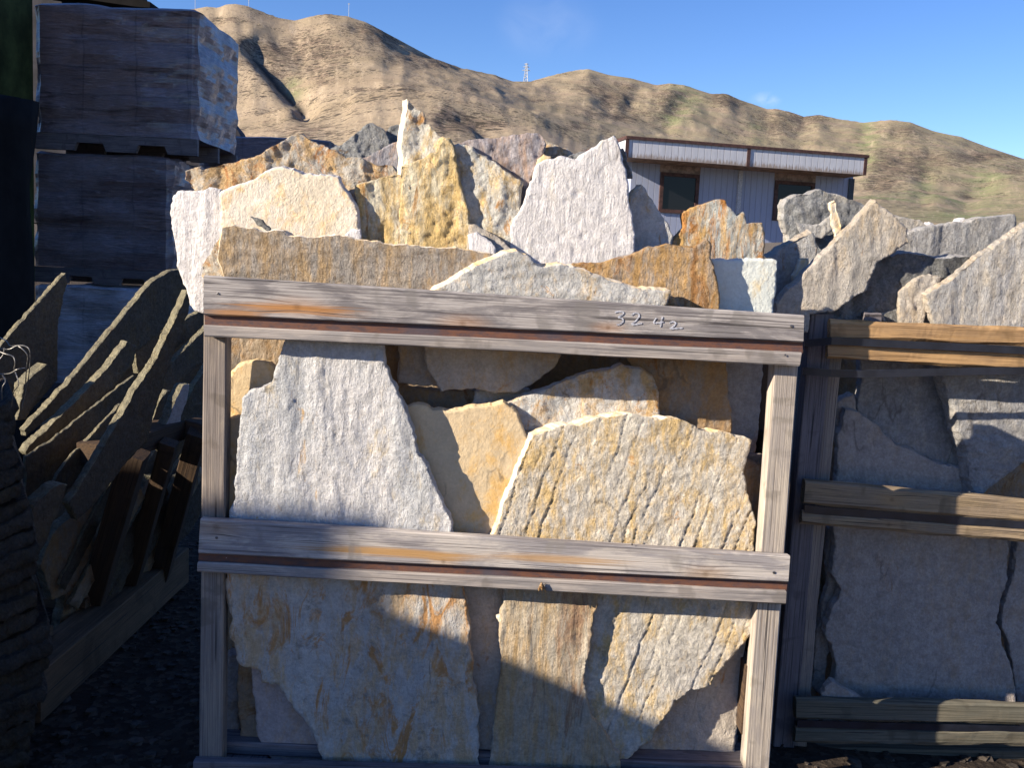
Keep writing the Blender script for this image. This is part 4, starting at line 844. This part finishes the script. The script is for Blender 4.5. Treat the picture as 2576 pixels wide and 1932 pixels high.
def strap(label, pts, hgt, off):
    """a band wrapped round the left end and across the front"""
    P = [pB('S', [(u, v)], o)[0] for u, v, o in pts]
    vs = []; fs = []
    for p in P: vs += [p+Vector((0, 0, hgt/2)), p-Vector((0, 0, hgt/2)), p+Vector((.0006, .0016, -hgt/2)), p+Vector((.0006, .0016, hgt/2))]
    for i in range(len(P)-1):
        for k in range(4): fs.append((i*4+k, i*4+(k+1) % 4, i*4+4+(k+1) % 4, i*4+4+k))
    fs.append((0, 1, 2, 3)); n = len(vs); fs.append((n-1, n-2, n-3, n-4))
    return link('plastic_strap', vs, fs, M_strap, cB, smooth=False)
strap('', [(2020, 866, .30), (2024, 864, .02), (2092, 858, -.006), (2110, 858, -.006), (2300, 868, -.006), (2460, 875, -.006), (2700, 890, -.006)], .0150, 0)
strap('', [(2014, 931, .30), (2020, 933, .012), (2090, 939, -.008), (2165, 941, -.012), (2330, 937, -.012), (2460, 934, -.012), (2700, 930, -.012)], .0150, 0)
strap('', [(2016, 1274, .30), (2024, 1280, .0), (2060, 1285, .004), (2300, 1302, .004), (2700, 1330, .004)], .0165, 0)
strap('', [(2000, 1818, .30), (2006, 1822, .0), (2300, 1830, .004), (2700, 1840, .004)], .0150, 0)
GB_ = 'grey stone slabs in the right crate'
def B(label, z, pts, Y, mat, kind='rough', **k):
    k.setdefault('group', GB_); return slab(label, z, pts, Y, mat, kind, **k)
B('shaded grey slab in the left part of the upper bay of the right crate', 'M7', [(690, 330), (1190, 350), (1250, 700), (1350, 1080), (1400, 1300), (700, 1300), (665, 715), (680, 500)], YR+.135, 'bluegrey', 'rough', t=.022)
B('dull beige-grey slab with a slanting top in the upper bay of the right crate', 'M7', [(540, 860), (575, 800), (585, 695), (620, 705), (670, 725), (760, 770), (850, 870), (920, 930), (1020, 970), (1120, 1020), (1210, 1060), (1360, 1085), (1420, 1330), (525, 1300), (530, 1100)], YR+.105, 'greywarm', 'smooth', t=.022)
B('blue-grey pointed slab with sunlit patches in the upper bay of the right crate', 'M7', [(1205, 330), (2000, 360), (2000, 850), (1752, 1050), (1600, 1160), (1460, 1270), (1430, 1255), (1385, 1000), (1300, 720), (1222, 480)], YR+.078, 'bluegrey', 'hstreak', t=.026, ext=(-.012, 0))
B('small greenish-grey stone behind the inner post of the right crate', 'M7', [(530, 650), (640, 600), (665, 720), (640, 800), (560, 900), (525, 900)], YR+.13, 'greywarm', t=.03)
B('large plain grey slab filling the lower bay of the right crate', 'M8', [(445, 230), (1440, 290), (1440, 590), (1400, 700), (1368, 840), (1400, 880), (1405, 960), (1450, 1080), (1480, 1200), (1490, 1400), (380, 1400), (430, 1270), (460, 1100), (440, 960), (400, 930), (392, 890), (440, 760), (490, 640), (440, 550), (455, 420)], YR+.085, 'greywarm', 'pit', t=.026)
B('shaded slab at the far right edge of the lower bay', 'M8', [(1500, 360), (1800, 370), (1800, 1420), (1500, 1420), (1480, 1150), (1450, 950), (1400, 850), (1410, 750), (1470, 560)], YR+.12, 'greywarm', t=.026)
B('greenish-grey slab edge showing left of the large plain slab', 'M8', [(415, 290), (475, 290), (500, 640), (420, 950), (390, 1250), (330, 1200), (350, 900), (410, 600)], YR+.125, 'greywarm', t=.02)
B('small grey slab corner at the foot of the lower bay', 'M8', [(385, 1240), (430, 1165), (520, 1215), (640, 1290), (640, 1420), (380, 1420)], YR+.02, 'greywarm', 'smooth', t=.018)
B('dark slab standing deep inside the right crate', 'S', [(2100, 890), (2700, 930), (2700, 1960), (2040, 1950)], YR+.30, 'brownsh', t=.03, step=.02)
B('rounded dark grey slab with a rusty crest in front of the right-hand window', 'Z4', [(425, 240), (480, 214), (560, 208), (590, 195), (632, 183), (690, 208), (760, 225), (830, 250), (900, 285), (900, 420), (700, 600), (500, 560), (445, 505), (440, 460), (412, 400), (405, 360), (410, 290)], 2.52, 'darkgrey', 'crag', t=.03, ext=(-.008, .003), edge='grey')
B('thin pale sliver standing before the rounded dark grey slab', 'Z4', [(684, 268), (712, 250), (730, 330), (748, 420), (760, 520), (725, 520), (704, 360)], 2.44, 'cream', 'rough', t=.02)
B('pale grey scab of stone at the foot of the rounded dark slab', 'Z4', [(490, 385), (530, 400), (620, 395), (690, 340), (700, 420), (640, 470), (520, 470)], 2.485, 'grey', 'rough', t=.012)
B('dark triangular slab low behind the pale square slab', 'Z4', [(308, 592), (380, 548), (480, 496), (575, 435), (598, 470), (604, 540), (580, 900), (360, 1000), (362, 760), (368, 620)], 2.10, 'grey', 'rough', t=.024, ext=(-.004, .008), edge='greybeige')
B('small bright wedge leaning on the edge of the tall diagonal slab', 'Z4', [(505, 606), (550, 603), (545, 660), (470, 750), (462, 700), (485, 670)], 2.06, 'cream', 'smooth', t=.015)
B('tall diagonal grey-beige slab with a sunlit upper-left edge', 'Z4', [(365, 865), (455, 772), (568, 650), (708, 510), (808, 410), (905, 312), (958, 245), (1000, 290), (1075, 345), (1150, 410), (1150, 500), (960, 620), (900, 780), (740, 885), (690, 915), (562, 922), (550, 1035), (340, 1050)], 2.0, 'greybeige', 'vstreak', t=.020, ext=(-.004, .006), edge='greybeige')
B('grey slab with a rusty top just behind the tall diagonal slab', 'Z4', [(1060, 335), (1150, 355), (1220, 375), (1262, 402), (1200, 620), (1050, 600)], 2.6, 'greybeige', 'rough', t=.03)
B('long blue-grey slab rising to the right behind the sparkling dark one', 'Z4', [(905, 562), (1000, 520), (1080, 490), (1160, 440), (1290, 400), (1480, 375), (1600, 350), (1780, 332), (1792, 365), (1720, 700), (1500, 800), (900, 800), (884, 600)], 2.14, 'bluegrey', 'vstreak', t=.03, ext=(-.006, .002), edge='grey')
B('glittering dark slab low in the right crate', 'Z4', [(655, 915), (765, 800), (838, 720), (905, 625), (950, 558), (1000, 572), (1050, 580), (1110, 560), (1200, 575), (1360, 590), (1520, 580), (1600, 800), (1600, 1100), (620, 1100)], 2.03, 'sparkle', 'crag', t=.03, ext=(-.008, .006), edge='grey')
B('small pale fan-shaped stone before the glittering slab', 'Z4', [(1098, 800), (1160, 740), (1245, 690), (1350, 708), (1310, 760), (1260, 830), (1240, 1050), (1100, 1050), (1092, 880)], 2.017, 'greybeige', 'crag', t=.012)
B('big smooth grey slab with a straight sunlit edge at the far right', 'Z4', [(1252, 815), (1405, 718), (1600, 566), (1760, 456), (1850, 396), (2100, 300), (2200, 1080), (1345, 1080), (1290, 930)], 2.003, 'grey', 'vstreak', t=.016, ext=(-.004, .005), edge='greybeige')
B('low brownish offcut on top of the yellow rail', 'Z4', [(985, 925), (1030, 908), (1090, 938), (1150, 945), (1260, 965), (1270, 1040), (980, 1040)], 2.03, 'greybeige', 'rough', t=.02)
for lab, px in (('little white stone beyond the long blue-grey slab', [(1440, 380), (1455, 360), (1480, 358), (1490, 390), (1450, 400)]), ('little cream stone left of the little white one', [(1255, 392), (1275, 378), (1300, 384), (1310, 400), (1270, 410)])):
    B(lab, 'Z4', px, 2.75, 'white', 'smooth', t=.03)
board('packing_board', [atY(u, v, 2.01, .03) for u, v in PX('Z4', [(890, 915), (990, 918), (990, 975), (888, 975)])], .02, WD['grey'], cB, seg=6)
# ================================================================== leaning slabs on the left
GC_ = 'slabs leaning in the left crate'
def nrm(deg, up=0.0): return Vector((math.sin(math.radians(deg)), -math.cos(math.radians(deg)), up)).normalized()
def C(label, z, pts, Y, mat, deg=62, t=.03, up=-.06, **k):
    k.setdefault('group', GC_); k.setdefault('ext', (0, 0)); k.setdefault('edge', 'olive')
    return slab(label, z, pts, Y, mat, k.pop('kind', 'smooth'), n=nrm(deg, up), t=t, **k)
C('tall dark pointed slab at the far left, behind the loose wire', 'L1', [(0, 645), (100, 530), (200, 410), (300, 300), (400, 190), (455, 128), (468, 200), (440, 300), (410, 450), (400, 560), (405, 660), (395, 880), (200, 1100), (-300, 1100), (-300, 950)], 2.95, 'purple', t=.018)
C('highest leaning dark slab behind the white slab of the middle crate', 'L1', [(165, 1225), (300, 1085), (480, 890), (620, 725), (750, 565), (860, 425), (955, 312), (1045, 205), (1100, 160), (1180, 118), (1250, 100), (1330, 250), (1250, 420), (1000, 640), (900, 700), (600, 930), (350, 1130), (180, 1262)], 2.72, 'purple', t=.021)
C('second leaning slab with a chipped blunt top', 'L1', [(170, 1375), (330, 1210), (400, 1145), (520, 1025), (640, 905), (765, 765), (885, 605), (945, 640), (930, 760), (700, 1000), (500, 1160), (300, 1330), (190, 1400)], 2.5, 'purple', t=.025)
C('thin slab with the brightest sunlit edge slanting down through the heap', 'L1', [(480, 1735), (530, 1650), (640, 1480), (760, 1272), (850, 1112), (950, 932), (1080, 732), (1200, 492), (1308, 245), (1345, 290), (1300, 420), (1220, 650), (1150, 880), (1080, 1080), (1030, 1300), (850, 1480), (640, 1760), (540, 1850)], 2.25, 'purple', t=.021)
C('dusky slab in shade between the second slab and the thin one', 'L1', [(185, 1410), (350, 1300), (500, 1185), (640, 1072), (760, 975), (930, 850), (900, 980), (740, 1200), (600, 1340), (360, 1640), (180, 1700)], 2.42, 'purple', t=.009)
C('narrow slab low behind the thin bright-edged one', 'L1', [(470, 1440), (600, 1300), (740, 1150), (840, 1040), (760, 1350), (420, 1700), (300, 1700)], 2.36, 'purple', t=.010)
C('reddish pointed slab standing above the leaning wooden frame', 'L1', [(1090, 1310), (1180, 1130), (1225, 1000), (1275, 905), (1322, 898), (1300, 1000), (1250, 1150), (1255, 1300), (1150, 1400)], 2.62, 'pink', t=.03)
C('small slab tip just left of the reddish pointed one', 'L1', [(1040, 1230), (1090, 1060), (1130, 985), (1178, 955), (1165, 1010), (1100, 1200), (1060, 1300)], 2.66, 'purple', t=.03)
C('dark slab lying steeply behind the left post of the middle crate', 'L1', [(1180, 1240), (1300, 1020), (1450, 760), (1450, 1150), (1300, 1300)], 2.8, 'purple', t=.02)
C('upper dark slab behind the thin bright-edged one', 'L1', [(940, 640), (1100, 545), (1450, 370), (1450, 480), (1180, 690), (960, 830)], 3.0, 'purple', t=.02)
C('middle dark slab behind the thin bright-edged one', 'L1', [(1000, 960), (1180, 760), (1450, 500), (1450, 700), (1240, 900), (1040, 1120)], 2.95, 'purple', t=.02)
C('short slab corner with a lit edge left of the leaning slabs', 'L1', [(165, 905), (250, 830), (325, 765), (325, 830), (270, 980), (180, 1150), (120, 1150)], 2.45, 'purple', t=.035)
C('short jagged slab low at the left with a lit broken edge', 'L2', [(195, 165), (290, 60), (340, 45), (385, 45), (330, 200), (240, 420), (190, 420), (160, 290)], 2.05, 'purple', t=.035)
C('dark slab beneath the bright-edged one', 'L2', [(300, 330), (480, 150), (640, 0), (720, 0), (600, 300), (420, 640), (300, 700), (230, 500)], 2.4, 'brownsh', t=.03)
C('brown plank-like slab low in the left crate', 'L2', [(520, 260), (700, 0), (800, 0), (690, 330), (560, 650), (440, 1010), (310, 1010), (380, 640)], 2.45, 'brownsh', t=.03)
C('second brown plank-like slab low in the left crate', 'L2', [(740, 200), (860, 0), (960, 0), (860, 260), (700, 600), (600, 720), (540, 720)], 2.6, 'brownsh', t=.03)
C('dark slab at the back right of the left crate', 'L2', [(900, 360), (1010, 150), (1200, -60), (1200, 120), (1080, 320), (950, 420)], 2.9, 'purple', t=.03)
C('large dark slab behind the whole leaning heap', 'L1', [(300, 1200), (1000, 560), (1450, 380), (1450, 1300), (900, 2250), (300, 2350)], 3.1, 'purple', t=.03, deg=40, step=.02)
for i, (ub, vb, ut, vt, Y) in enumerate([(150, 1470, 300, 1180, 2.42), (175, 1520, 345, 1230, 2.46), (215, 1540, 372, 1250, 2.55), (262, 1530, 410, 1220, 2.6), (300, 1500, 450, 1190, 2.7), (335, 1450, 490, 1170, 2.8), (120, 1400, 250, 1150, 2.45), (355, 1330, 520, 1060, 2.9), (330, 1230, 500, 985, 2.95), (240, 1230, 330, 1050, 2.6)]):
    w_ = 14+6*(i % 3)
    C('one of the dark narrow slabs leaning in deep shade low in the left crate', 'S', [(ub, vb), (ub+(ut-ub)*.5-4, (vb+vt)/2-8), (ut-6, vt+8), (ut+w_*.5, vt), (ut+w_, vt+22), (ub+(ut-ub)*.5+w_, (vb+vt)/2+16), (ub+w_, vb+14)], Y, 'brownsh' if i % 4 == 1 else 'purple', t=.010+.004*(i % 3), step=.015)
# timber crate that holds them
cC = empty('slab_crate', (-1.3, 2.5, 0)); tag(cC, 'dark skewed timber crate at the left, on a low skid, full of leaning slabs', 'crate', 'timber crates of stone slabs')
def bar(name, z, pts, Ys, h, t, mat, parent, vert=True):
    (a, b) = [atY(u, v, Y, 0) for (u, v), Y in zip(PX(z, pts), Ys)]
    d = (b-a).normalized()
    up = Vector((0, 0, 1)) if abs(d.z) < .6 else Vector((1, 0, 0))
    s = (up-d*up.dot(d)).normalized()*h/2
    return board(name, [a+s, b+s, b-s, a-s], t, mat, parent, seg=20, wob=.0015)
bar('frame_board', 'L1', [(770, 1400), (1290, 1222)], (2.3, 2.62), .05, .09, WD['brown'], cC)
bar('frame_board', 'L1', [(1275, 1215), (1450, 1262)], (2.62, 2.6), .05, .09, WD['brown'], cC)
bar('frame_post', 'S', [(492, 1098), (392, 1470)], (2.58, 2.75), .05, .05, WD['brown'], cC)
bar('frame_post', 'S', [(332, 1150), (190, 1640)], (2.30, 2.45), .055, .05, WD['brown'], cC)
bar('frame_post', 'S', [(420, 1120), (300, 1560)], (2.48, 2.6), .04, .04, WD['brown'], cC)
for x, nm in ((-1.02, 'skid_runner'), (-1.55, 'skid_runner'), (-2.1, 'skid_runner')):
    board(nm, [Vector((x+.06, 2.0, .13)), Vector((x+.06, 2.95, .13)), Vector((x+.06, 2.95, .02)), Vector((x+.06, 2.0, .02))], .09, WD['skid'], cC, seg=20, back=Vector((-1, 0, 0)))
for y in (2.12, 2.38, 2.64, 2.84):
    board('deck_board', [Vector((-2.18, y, .155)), Vector((-1.03, y, .155)), Vector((-1.03, y, .132)), Vector((-2.18, y, .132))], .09, WD['skid'], cC, seg=12, back=Vector((0, 1, 0)))
for y in (2.45, 2.7):
    board('block', [Vector((-1.2, y, .235)), Vector((-1.04, y, .235)), Vector((-1.04, y, .158)), Vector((-1.2, y, .158))], .08, WD['brown'], cC, seg=4, back=Vector((0, 1, 0)))
# ------------------------------------------------------------------ dry-stacked ledge stones, far left
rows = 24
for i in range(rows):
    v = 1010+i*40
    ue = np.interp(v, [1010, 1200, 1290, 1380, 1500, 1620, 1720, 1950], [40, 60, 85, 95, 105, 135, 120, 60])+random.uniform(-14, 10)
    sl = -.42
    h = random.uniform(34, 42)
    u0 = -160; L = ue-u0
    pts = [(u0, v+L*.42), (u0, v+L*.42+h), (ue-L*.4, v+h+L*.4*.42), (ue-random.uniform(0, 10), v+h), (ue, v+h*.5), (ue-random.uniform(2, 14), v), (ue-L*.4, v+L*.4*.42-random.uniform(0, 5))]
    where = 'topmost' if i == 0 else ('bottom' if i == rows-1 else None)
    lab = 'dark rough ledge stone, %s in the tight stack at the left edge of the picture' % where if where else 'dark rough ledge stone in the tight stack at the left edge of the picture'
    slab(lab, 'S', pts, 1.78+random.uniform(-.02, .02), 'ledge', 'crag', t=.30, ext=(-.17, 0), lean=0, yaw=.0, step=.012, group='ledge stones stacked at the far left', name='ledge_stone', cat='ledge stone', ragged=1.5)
# ------------------------------------------------------------------ tangled wire
def wire(parent, pts, r=.0014):
    P = [atY(u, v, Y, 0) for (u, v), Y in zip(PX('L1', [(p[0], p[1]) for p in pts]), [p[2] for p in pts])]
    Q = []
    for i in range(len(P)-1):
        a = P[max(0, i-1)]; b = P[i]; c = P[i+1]; d = P[min(len(P)-1, i+2)]
        for k in range(5):
            t = k/5; Q.append(.5*((2*b)+(c-a)*t+(2*a-5*b+4*c-d)*t*t+(3*b-a-3*c+d)*t**3))
    Q.append(P[-1]); return list(zip(Q[:-1], Q[1:]))
wr = []
for pts in ([(-40, 560, 1.75), (40, 600, 1.74), (70, 635, 1.72), (130, 640, 1.7), (190, 700, 1.7), (185, 780, 1.72), (180, 860, 1.75), (175, 960, 1.8)],
            [(-30, 650, 1.72), (60, 660, 1.7), (120, 635, 1.7), (180, 640, 1.7), (208, 680, 1.7), (205, 800, 1.72), (190, 900, 1.76), (150, 1080, 1.8)],
            [(-40, 660, 1.7), (30, 690, 1.68), (90, 710, 1.68), (105, 760, 1.68), (100, 800, 1.7), (130, 900, 1.7), (95, 960, 1.72), (80, 1060, 1.76)],
            [(-40, 830, 1.72), (60, 830, 1.7), (120, 800, 1.69), (175, 790, 1.7)], [(15, 840, 1.7), (38, 880, 1.7), (15, 930, 1.7), (14, 1010, 1.72)], [(-20, 750, 1.7), (20, 700, 1.7), (30, 650, 1.7)]):
    wr += wire(None, pts)
o = tubes('tie_wire', wr, .0009, plain('galvanised_wire', (.30, .28, .25), .45, 0, 100, .2, .6), None, 6); tag(o, 'loose tangle of bent tie wire sticking out at the left edge', 'wire')
# ================================================================== wrapped pallets of pavers
def wrapmat(name, c1, c2, film, fa, mort):
    T = NT(name); tc = T.n('ShaderNodeTexCoord'); v = tc.outputs['Object']; sp = T.n('ShaderNodeSeparateXYZ'); T.l(v, sp.inputs[0])
    wz = T.math('ADD', sp.outputs[2], T.math('MULTIPLY', T.noise(v, 2.3, 5, .6), .05)); xy = T.math('ADD', sp.outputs[0], sp.outputs[1])
    cb = T.n('ShaderNodeCombineXYZ'); T.l(xy, cb.inputs[0]); T.l(wz, cb.inputs[1])
    br = T.n('ShaderNodeTexBrick'); T.l(cb.outputs[0], br.inputs['Vector']); br.inputs['Scale'].default_value = 1; br.inputs['Brick Width'].default_value = .34; br.inputs['Row Height'].default_value = .17; br.inputs['Mortar Size'].default_value = .009; br.inputs['Mortar Smooth'].default_value = 1.0; br.offset = .0
    br.inputs['Color1'].default_value = (*c1, 1); br.inputs['Color2'].default_value = (*c2, 1); br.inputs['Mortar'].default_value = (*mort, 1)
    st = T.noise(T.map(v, scale=(1.0, 1.0, 9)), 2.0, 8, .7, .7); bl = T.noise(T.map(v, scale=(1.6, 1.6, 1.2)), 2.2, 5, .6); fi = T.noise(T.map(v, scale=(2, 2, 14), rot=(0, .22, 0)), 3, 6, .65, 1.2); s4 = T.noise(T.map(v, scale=(6, 6, 40)), 3, 5, .7, .5)
    c = T.mix(T.math('MULTIPLY', T.rng(st, .50, .36), .8), br.outputs['Color'], tuple(.35*x for x in c2))
    c = T.mix(T.math('MULTIPLY', T.rng(bl, .38, .62), fa), c, film); c = T.mix(T.math('MULTIPLY', T.rng(fi, .54, .66), .35), c, tuple(min(1, x*1.4) for x in film))
    c = T.mix(.35, c, T.mix(T.rng(s4, .35, .65), (.5, .5, .5), (1.3, 1.3, 1.3)), 'MULTIPLY')
    T.b.inputs['Coat Weight'].default_value = .6; T.b.inputs['Coat Roughness'].default_value = .2
    return T.done(c, .55, T.bump(fi, .8, .015, T.bump(s4, .5, .006)), .3)
M_wrap = wrapmat('wrapped_pavers', (.24, .175, .165), (.17, .125, .125), (.31, .26, .275), .55, (.13, .10, .10))
M_wrap_sun = wrapmat('wrap_sunlit_tone', (.55, .50, .52), (.45, .42, .45), (.72, .68, .72), .9, (.35, .32, .34))  # paler wrap colour stands for the sunlit patch on the bottom block
def bale(label, X0, X1, Y0, Y1, z0, z1, mat, sd, pal=True, sag=.03, group='shrink-wrapped pallets of pavers', wb=1.0):
    e = empty('wrapped_pallet', ((X0+X1)/2, (Y0+Y1)/2, z0)); tag(e, label, 'pallet load', group)
    zp = z0+(.11 if pal else 0)
    N = 26; vs = []; fs = []; idx = {}
    W, D_, H_ = X1-X0, Y1-Y0, z1-zp
    def vid(i, j, k):
        if (i, j, k) in idx: return idx[(i, j, k)]
        x, y, z = i/N, j/N, k/N
        px, py, pz = X0+W*x, Y0+D_*y, zp+H_*z
        # soft corners, wrinkles pulled round the load, uneven courses
        bu = wb*.006*math.sin(z*math.pi*6+sd)+wb*.020*float(fbm([x*3+y*4+sd], [z*9], 3, sd)[0])
        sx = (1 if i == N else (-1 if i == 0 else 0)); sy = (1 if j == N else (-1 if j == 0 else 0))
        px += sx*bu-sx*.02*(1 if sy else 0); py += sy*bu-sy*.02*(1 if sx else 0)
        if k == N: pz += wb*.02*float(fbm([x*4], [y*4+sd], 3, sd)[0])-sag*(1 if (sx or sy) else 0)*.6
        elif k > N-3: pz += wb*.015*float(fbm([x*6+sd], [y*6], 2, sd)[0])
        idx[(i, j, k)] = len(vs); vs.append((px, py, pz)); return idx[(i, j, k)]
    for a in range(N):
        for b in range(N):
            fs.append((vid(a, b, N), vid(a+1, b, N), vid(a+1, b+1, N), vid(a, b+1, N))); fs.append((vid(a, b, 0), vid(a, b+1, 0), vid(a+1, b+1, 0), vid(a+1, b, 0)))
            fs.append((vid(a, 0, b), vid(a+1, 0, b), vid(a+1, 0, b+1), vid(a, 0, b+1))); fs.append((vid(a, N, b), vid(a, N, b+1), vid(a+1, N, b+1), vid(a+1, N, b)))
            fs.append((vid(0, a, b), vid(0, a, b+1), vid(0, a+1, b+1), vid(0, a+1, b))); fs.append((vid(N, a, b), vid(N, a+1, b), vid(N, a+1, b+1), vid(N, a, b+1)))
    link('wrapped_load', vs, fs, mat, e, smooth=False)
    if pal:
        p = empty('pallet', (X0, Y0, z0)); setparent(p, e)
        for yy in (Y0, (Y0+Y1)/2-.02, Y1-.04):
            # one board, its lower edge notched by two fork openings
            xs = [0, .24, .26, .42, .44, .62, .64, .80, .82, 1]; lo = [.004, .004, .055, .055, .004, .004, .055, .055, .004, .004]
            vs = []; n = len(xs)
            for y in (yy, yy+.04):
                vs += [(X0+W*x, y, z0+.108) for x in xs]+[(X0+W*x, y, z0+l) for x, l in zip(xs, lo)]
            fs = []
            for k in range(n-1):
                fs += [(k, k+1, n+k+1, n+k), (2*n+k+1, 2*n+k, 3*n+k, 3*n+k+1), (k, 2*n+k, 2*n+k+1, k+1), (n+k, n+k+1, 3*n+k+1, 3*n+k)]
            fs += [(0, n, 3*n, 2*n), (n-1, 3*n-1, 4*n-1, 2*n-1)]
            link('stringer', vs, fs, WD['grey'], p, smooth=False)
    return e
xl, xr = -3.18, -2.12
YW = 6.6
zz = lambda v, Y=YW: HC+(655-(v-0))/F*Y
z3, z2, z1_ = zz(62), zz(408), zz(745)
bale('topmost shrink-wrapped block of pavers in the tall stack at the upper left', xl, xr, YW, YW+.95, z2-.02, z3, M_wrap, 3)
bale('middle shrink-wrapped block of pavers in the tall stack at the upper left', xl-.02, xr-.17, YW+.02, YW+.95, z1_, z2-.03, M_wrap, 11)
bale('bottom wrapped block of the tall stack, coloured pale to stand for sunlight, partly hidden by leaning slabs', xl-.02, xr-.05, YW, YW+.95, .01, z1_-.01, M_wrap_sun, 17)
bale('lower shrink-wrapped stack further back, right of the tall one', -3.0, -1.75, 9.4, 10.4, .25, 2.12, M_wrap, 23)
# dark covered stack and machinery body at the far left
M_tarp = plain('black_tarpaulin', (.008, .007, .007), .8, .4, 6, .3, 0, .08)
M_green = plain('dark_green_paint', (.040, .050, .016), .8, .2, 3, .5, 0, .1)
def block(name, label, cat, X0, X1, Y0, Y1, z0, z1, mat, sd, sl=0.0):
    N = 14; vs = []; fs = []; idx = {}
    def vid(i, j, k):
        if (i, j, k) in idx: return idx[(i, j, k)]
        x, y, z = i/N, j/N, k/N; b = .03*float(fbm([x*3+y*5+sd], [z*4+x*2], 3, sd)[0])
        idx[(i, j, k)] = len(vs); vs.append((X0+(X1-X0)*x+(b if i in (0, N) else 0), Y0+(Y1-Y0)*y+(b if j in (0, N) else 0), z0+(z1-z0)*z-(sl*x*z)+(b if k == N else 0))); return idx[(i, j, k)]
    for a in range(N):
        for b in range(N):
            fs.append((vid(a, b, N), vid(a+1, b, N), vid(a+1, b+1, N), vid(a, b+1, N))); fs.append((vid(a, b, 0), vid(a, b+1, 0), vid(a+1, b+1, 0), vid(a+1, b, 0)))
            fs.append((vid(a, 0, b), vid(a+1, 0, b), vid(a+1, 0, b+1), vid(a, 0, b+1))); fs.append((vid(a, N, b), vid(a, N, b+1), vid(a+1, N, b+1), vid(a+1, N, b)))
            fs.append((vid(0, a, b), vid(0, a, b+1), vid(0, a+1, b+1), vid(0, a+1, b))); fs.append((vid(N, a, b), vid(N, a+1, b), vid(N, a+1, b+1), vid(N, a, b+1)))
    o = link(name, vs, fs, mat, None, smooth=True); tag(o, label, cat); return o
block('tarpaulin_stack', 'stack under a black tarpaulin at the left edge, sloping down to the right', 'covered stack', -4.2, -2.22, 3.9, 4.6, .0, 1.95, M_tarp, 5, sl=.3)
gc = empty('storage_container', (-4.6, 5.4, 0)); tag(gc, 'dark green steel container wall rising out of the top left corner', 'container')
vs = []; fs = []; nx = 60
X0c, X1c, Y0c, Y1c = -8.2, -3.04, 4.9, 6.3
def corr(k): return .018*(1 if (k//2) % 2 else 0)
pts = [(X0c+(X1c-X0c)*k/nx, Y0c+corr(k)) for k in range(nx+1)]+[(X1c, Y1c), (X0c, Y1c)]
n = len(pts); vs = [(x, y, z) for z in (.15, 3.1) for x, y in pts]; fs = [(k, (k+1) % n, n+(k+1) % n, n+k) for k in range(n)]+[tuple(range(n-1, -1, -1)), tuple(range(n, 2*n))]
link('container_body', vs, fs, M_green, gc, smooth=False)
boxw = lambda name, x0, x1, y0, y1, z0, z1, mat, par: link(name, [(x, y, z) for x in (x0, x1) for y in (y0, y1) for z in (z0, z1)], [(0, 1, 3, 2), (4, 6, 7, 5), (0, 4, 5, 1), (2, 3, 7, 6), (0, 2, 6, 4), (1, 5, 7, 3)], mat, par, smooth=False)
boxw('roof_rail', X0c-.02, X1c+.02, Y0c-.03, Y0c-.004, 3.0, 3.12, M_green, gc); boxw('corner_post', X1c-.12, X1c+.012, Y0c-.032, Y0c-.005, .12, 2.99, M_green, gc)
# dark shed behind the tall stack: gable end with a projecting eave beam
sh_ = empty('storage_shed', (-5.2, 11.0, 0)); tag(sh_, 'dark shed roof and eave beam just above the tall wrapped stack', 'shed')
M_shed = plain('shed_dark', (.028, .026, .034), .8, .3, 3, .5)
def quadprism(name, z, px, Y, t, mat, par):
    P = [atY(u, v, Y, 0) for u, v in PX(z, px)]; Q = [p+Vector((0, t, 0)) for p in P]; n = len(P)
    return link(name, P+Q, [tuple(range(n)), tuple(range(2*n-1, n-1, -1))]+[(k, (k+1) % n, n+(k+1) % n, n+k) for k in range(n)], mat, par, smooth=False)
quadprism('shed_wall', 'S', [(-400, -200), (310, -200), (352, 0), (385, 60), (600, 330), (655, 470), (600, 560), (-400, 560)], 11.0, .25, M_shed, sh_)
quadprism('eave_beam', 'S', [(120, -60), (377, 3), (377, 18), (345, 16), (100, -20)], 10.6, .3, M_tarp, sh_)
quadprism('roof_brace', 'S', [(140, -20), (175, -20), (215, 45), (180, 45)], 10.7, .1, M_tarp, sh_)
# unseen objects added left of the camera, shaped to cast shadows on the crates
Ps = atY(1175, 1603, YA+.03); zt = Ps.z+.43*(Ps.x+2.77); Pv = atY(930, 1440, YA); ye = Pv.y-.45*(Pv.x+2.77)
bale('unseen shadow caster added beside the photographer, nearer the crates', -3.9, -2.785, ye-1.35, ye, 0, zt, M_wrap, 31, sag=0, wb=.15)
bale('unseen shadow caster added beside the photographer, the taller one in the middle of the row', -4.2, -3.0, .73, .97, 0, 1.80, M_wrap, 37)
bale('unseen shadow caster added beside the photographer, far end of the row', -4.7, -3.3, 1.05, 3.4, 0, 1.46, M_wrap, 41)
Pc = atY(925, 1283, YA+.03); kx = Pc.x+4.27
shs = boxw('shadow_sheet', -6.2, -4.275, Pc.y-.45*kx-.02, Pc.y-.45*kx, 0, Pc.z+.43*kx, WD['brown'], None)  # unseen sheet added and shaped to cast the stepped crate shadow
tag(shs, 'tall unseen sheet added left of the photographer to cast a shadow on the crate', 'shadow caster')
bk = empty('blocker', (-9.5, 3.3, 0)); tag(bk, 'added dark warehouse along the left side of the yard, out of the picture', 'building')  # invented block, added to shade the container and the wrapped stack
boxw('wall', -12, -7.5, 1.0, 5.7, 0, 6.0, M_shed, bk); boxw('roof', -12.1, -7.35, .9, 5.8, 6.003, 6.15, M_tarp, bk)
fixnormals()
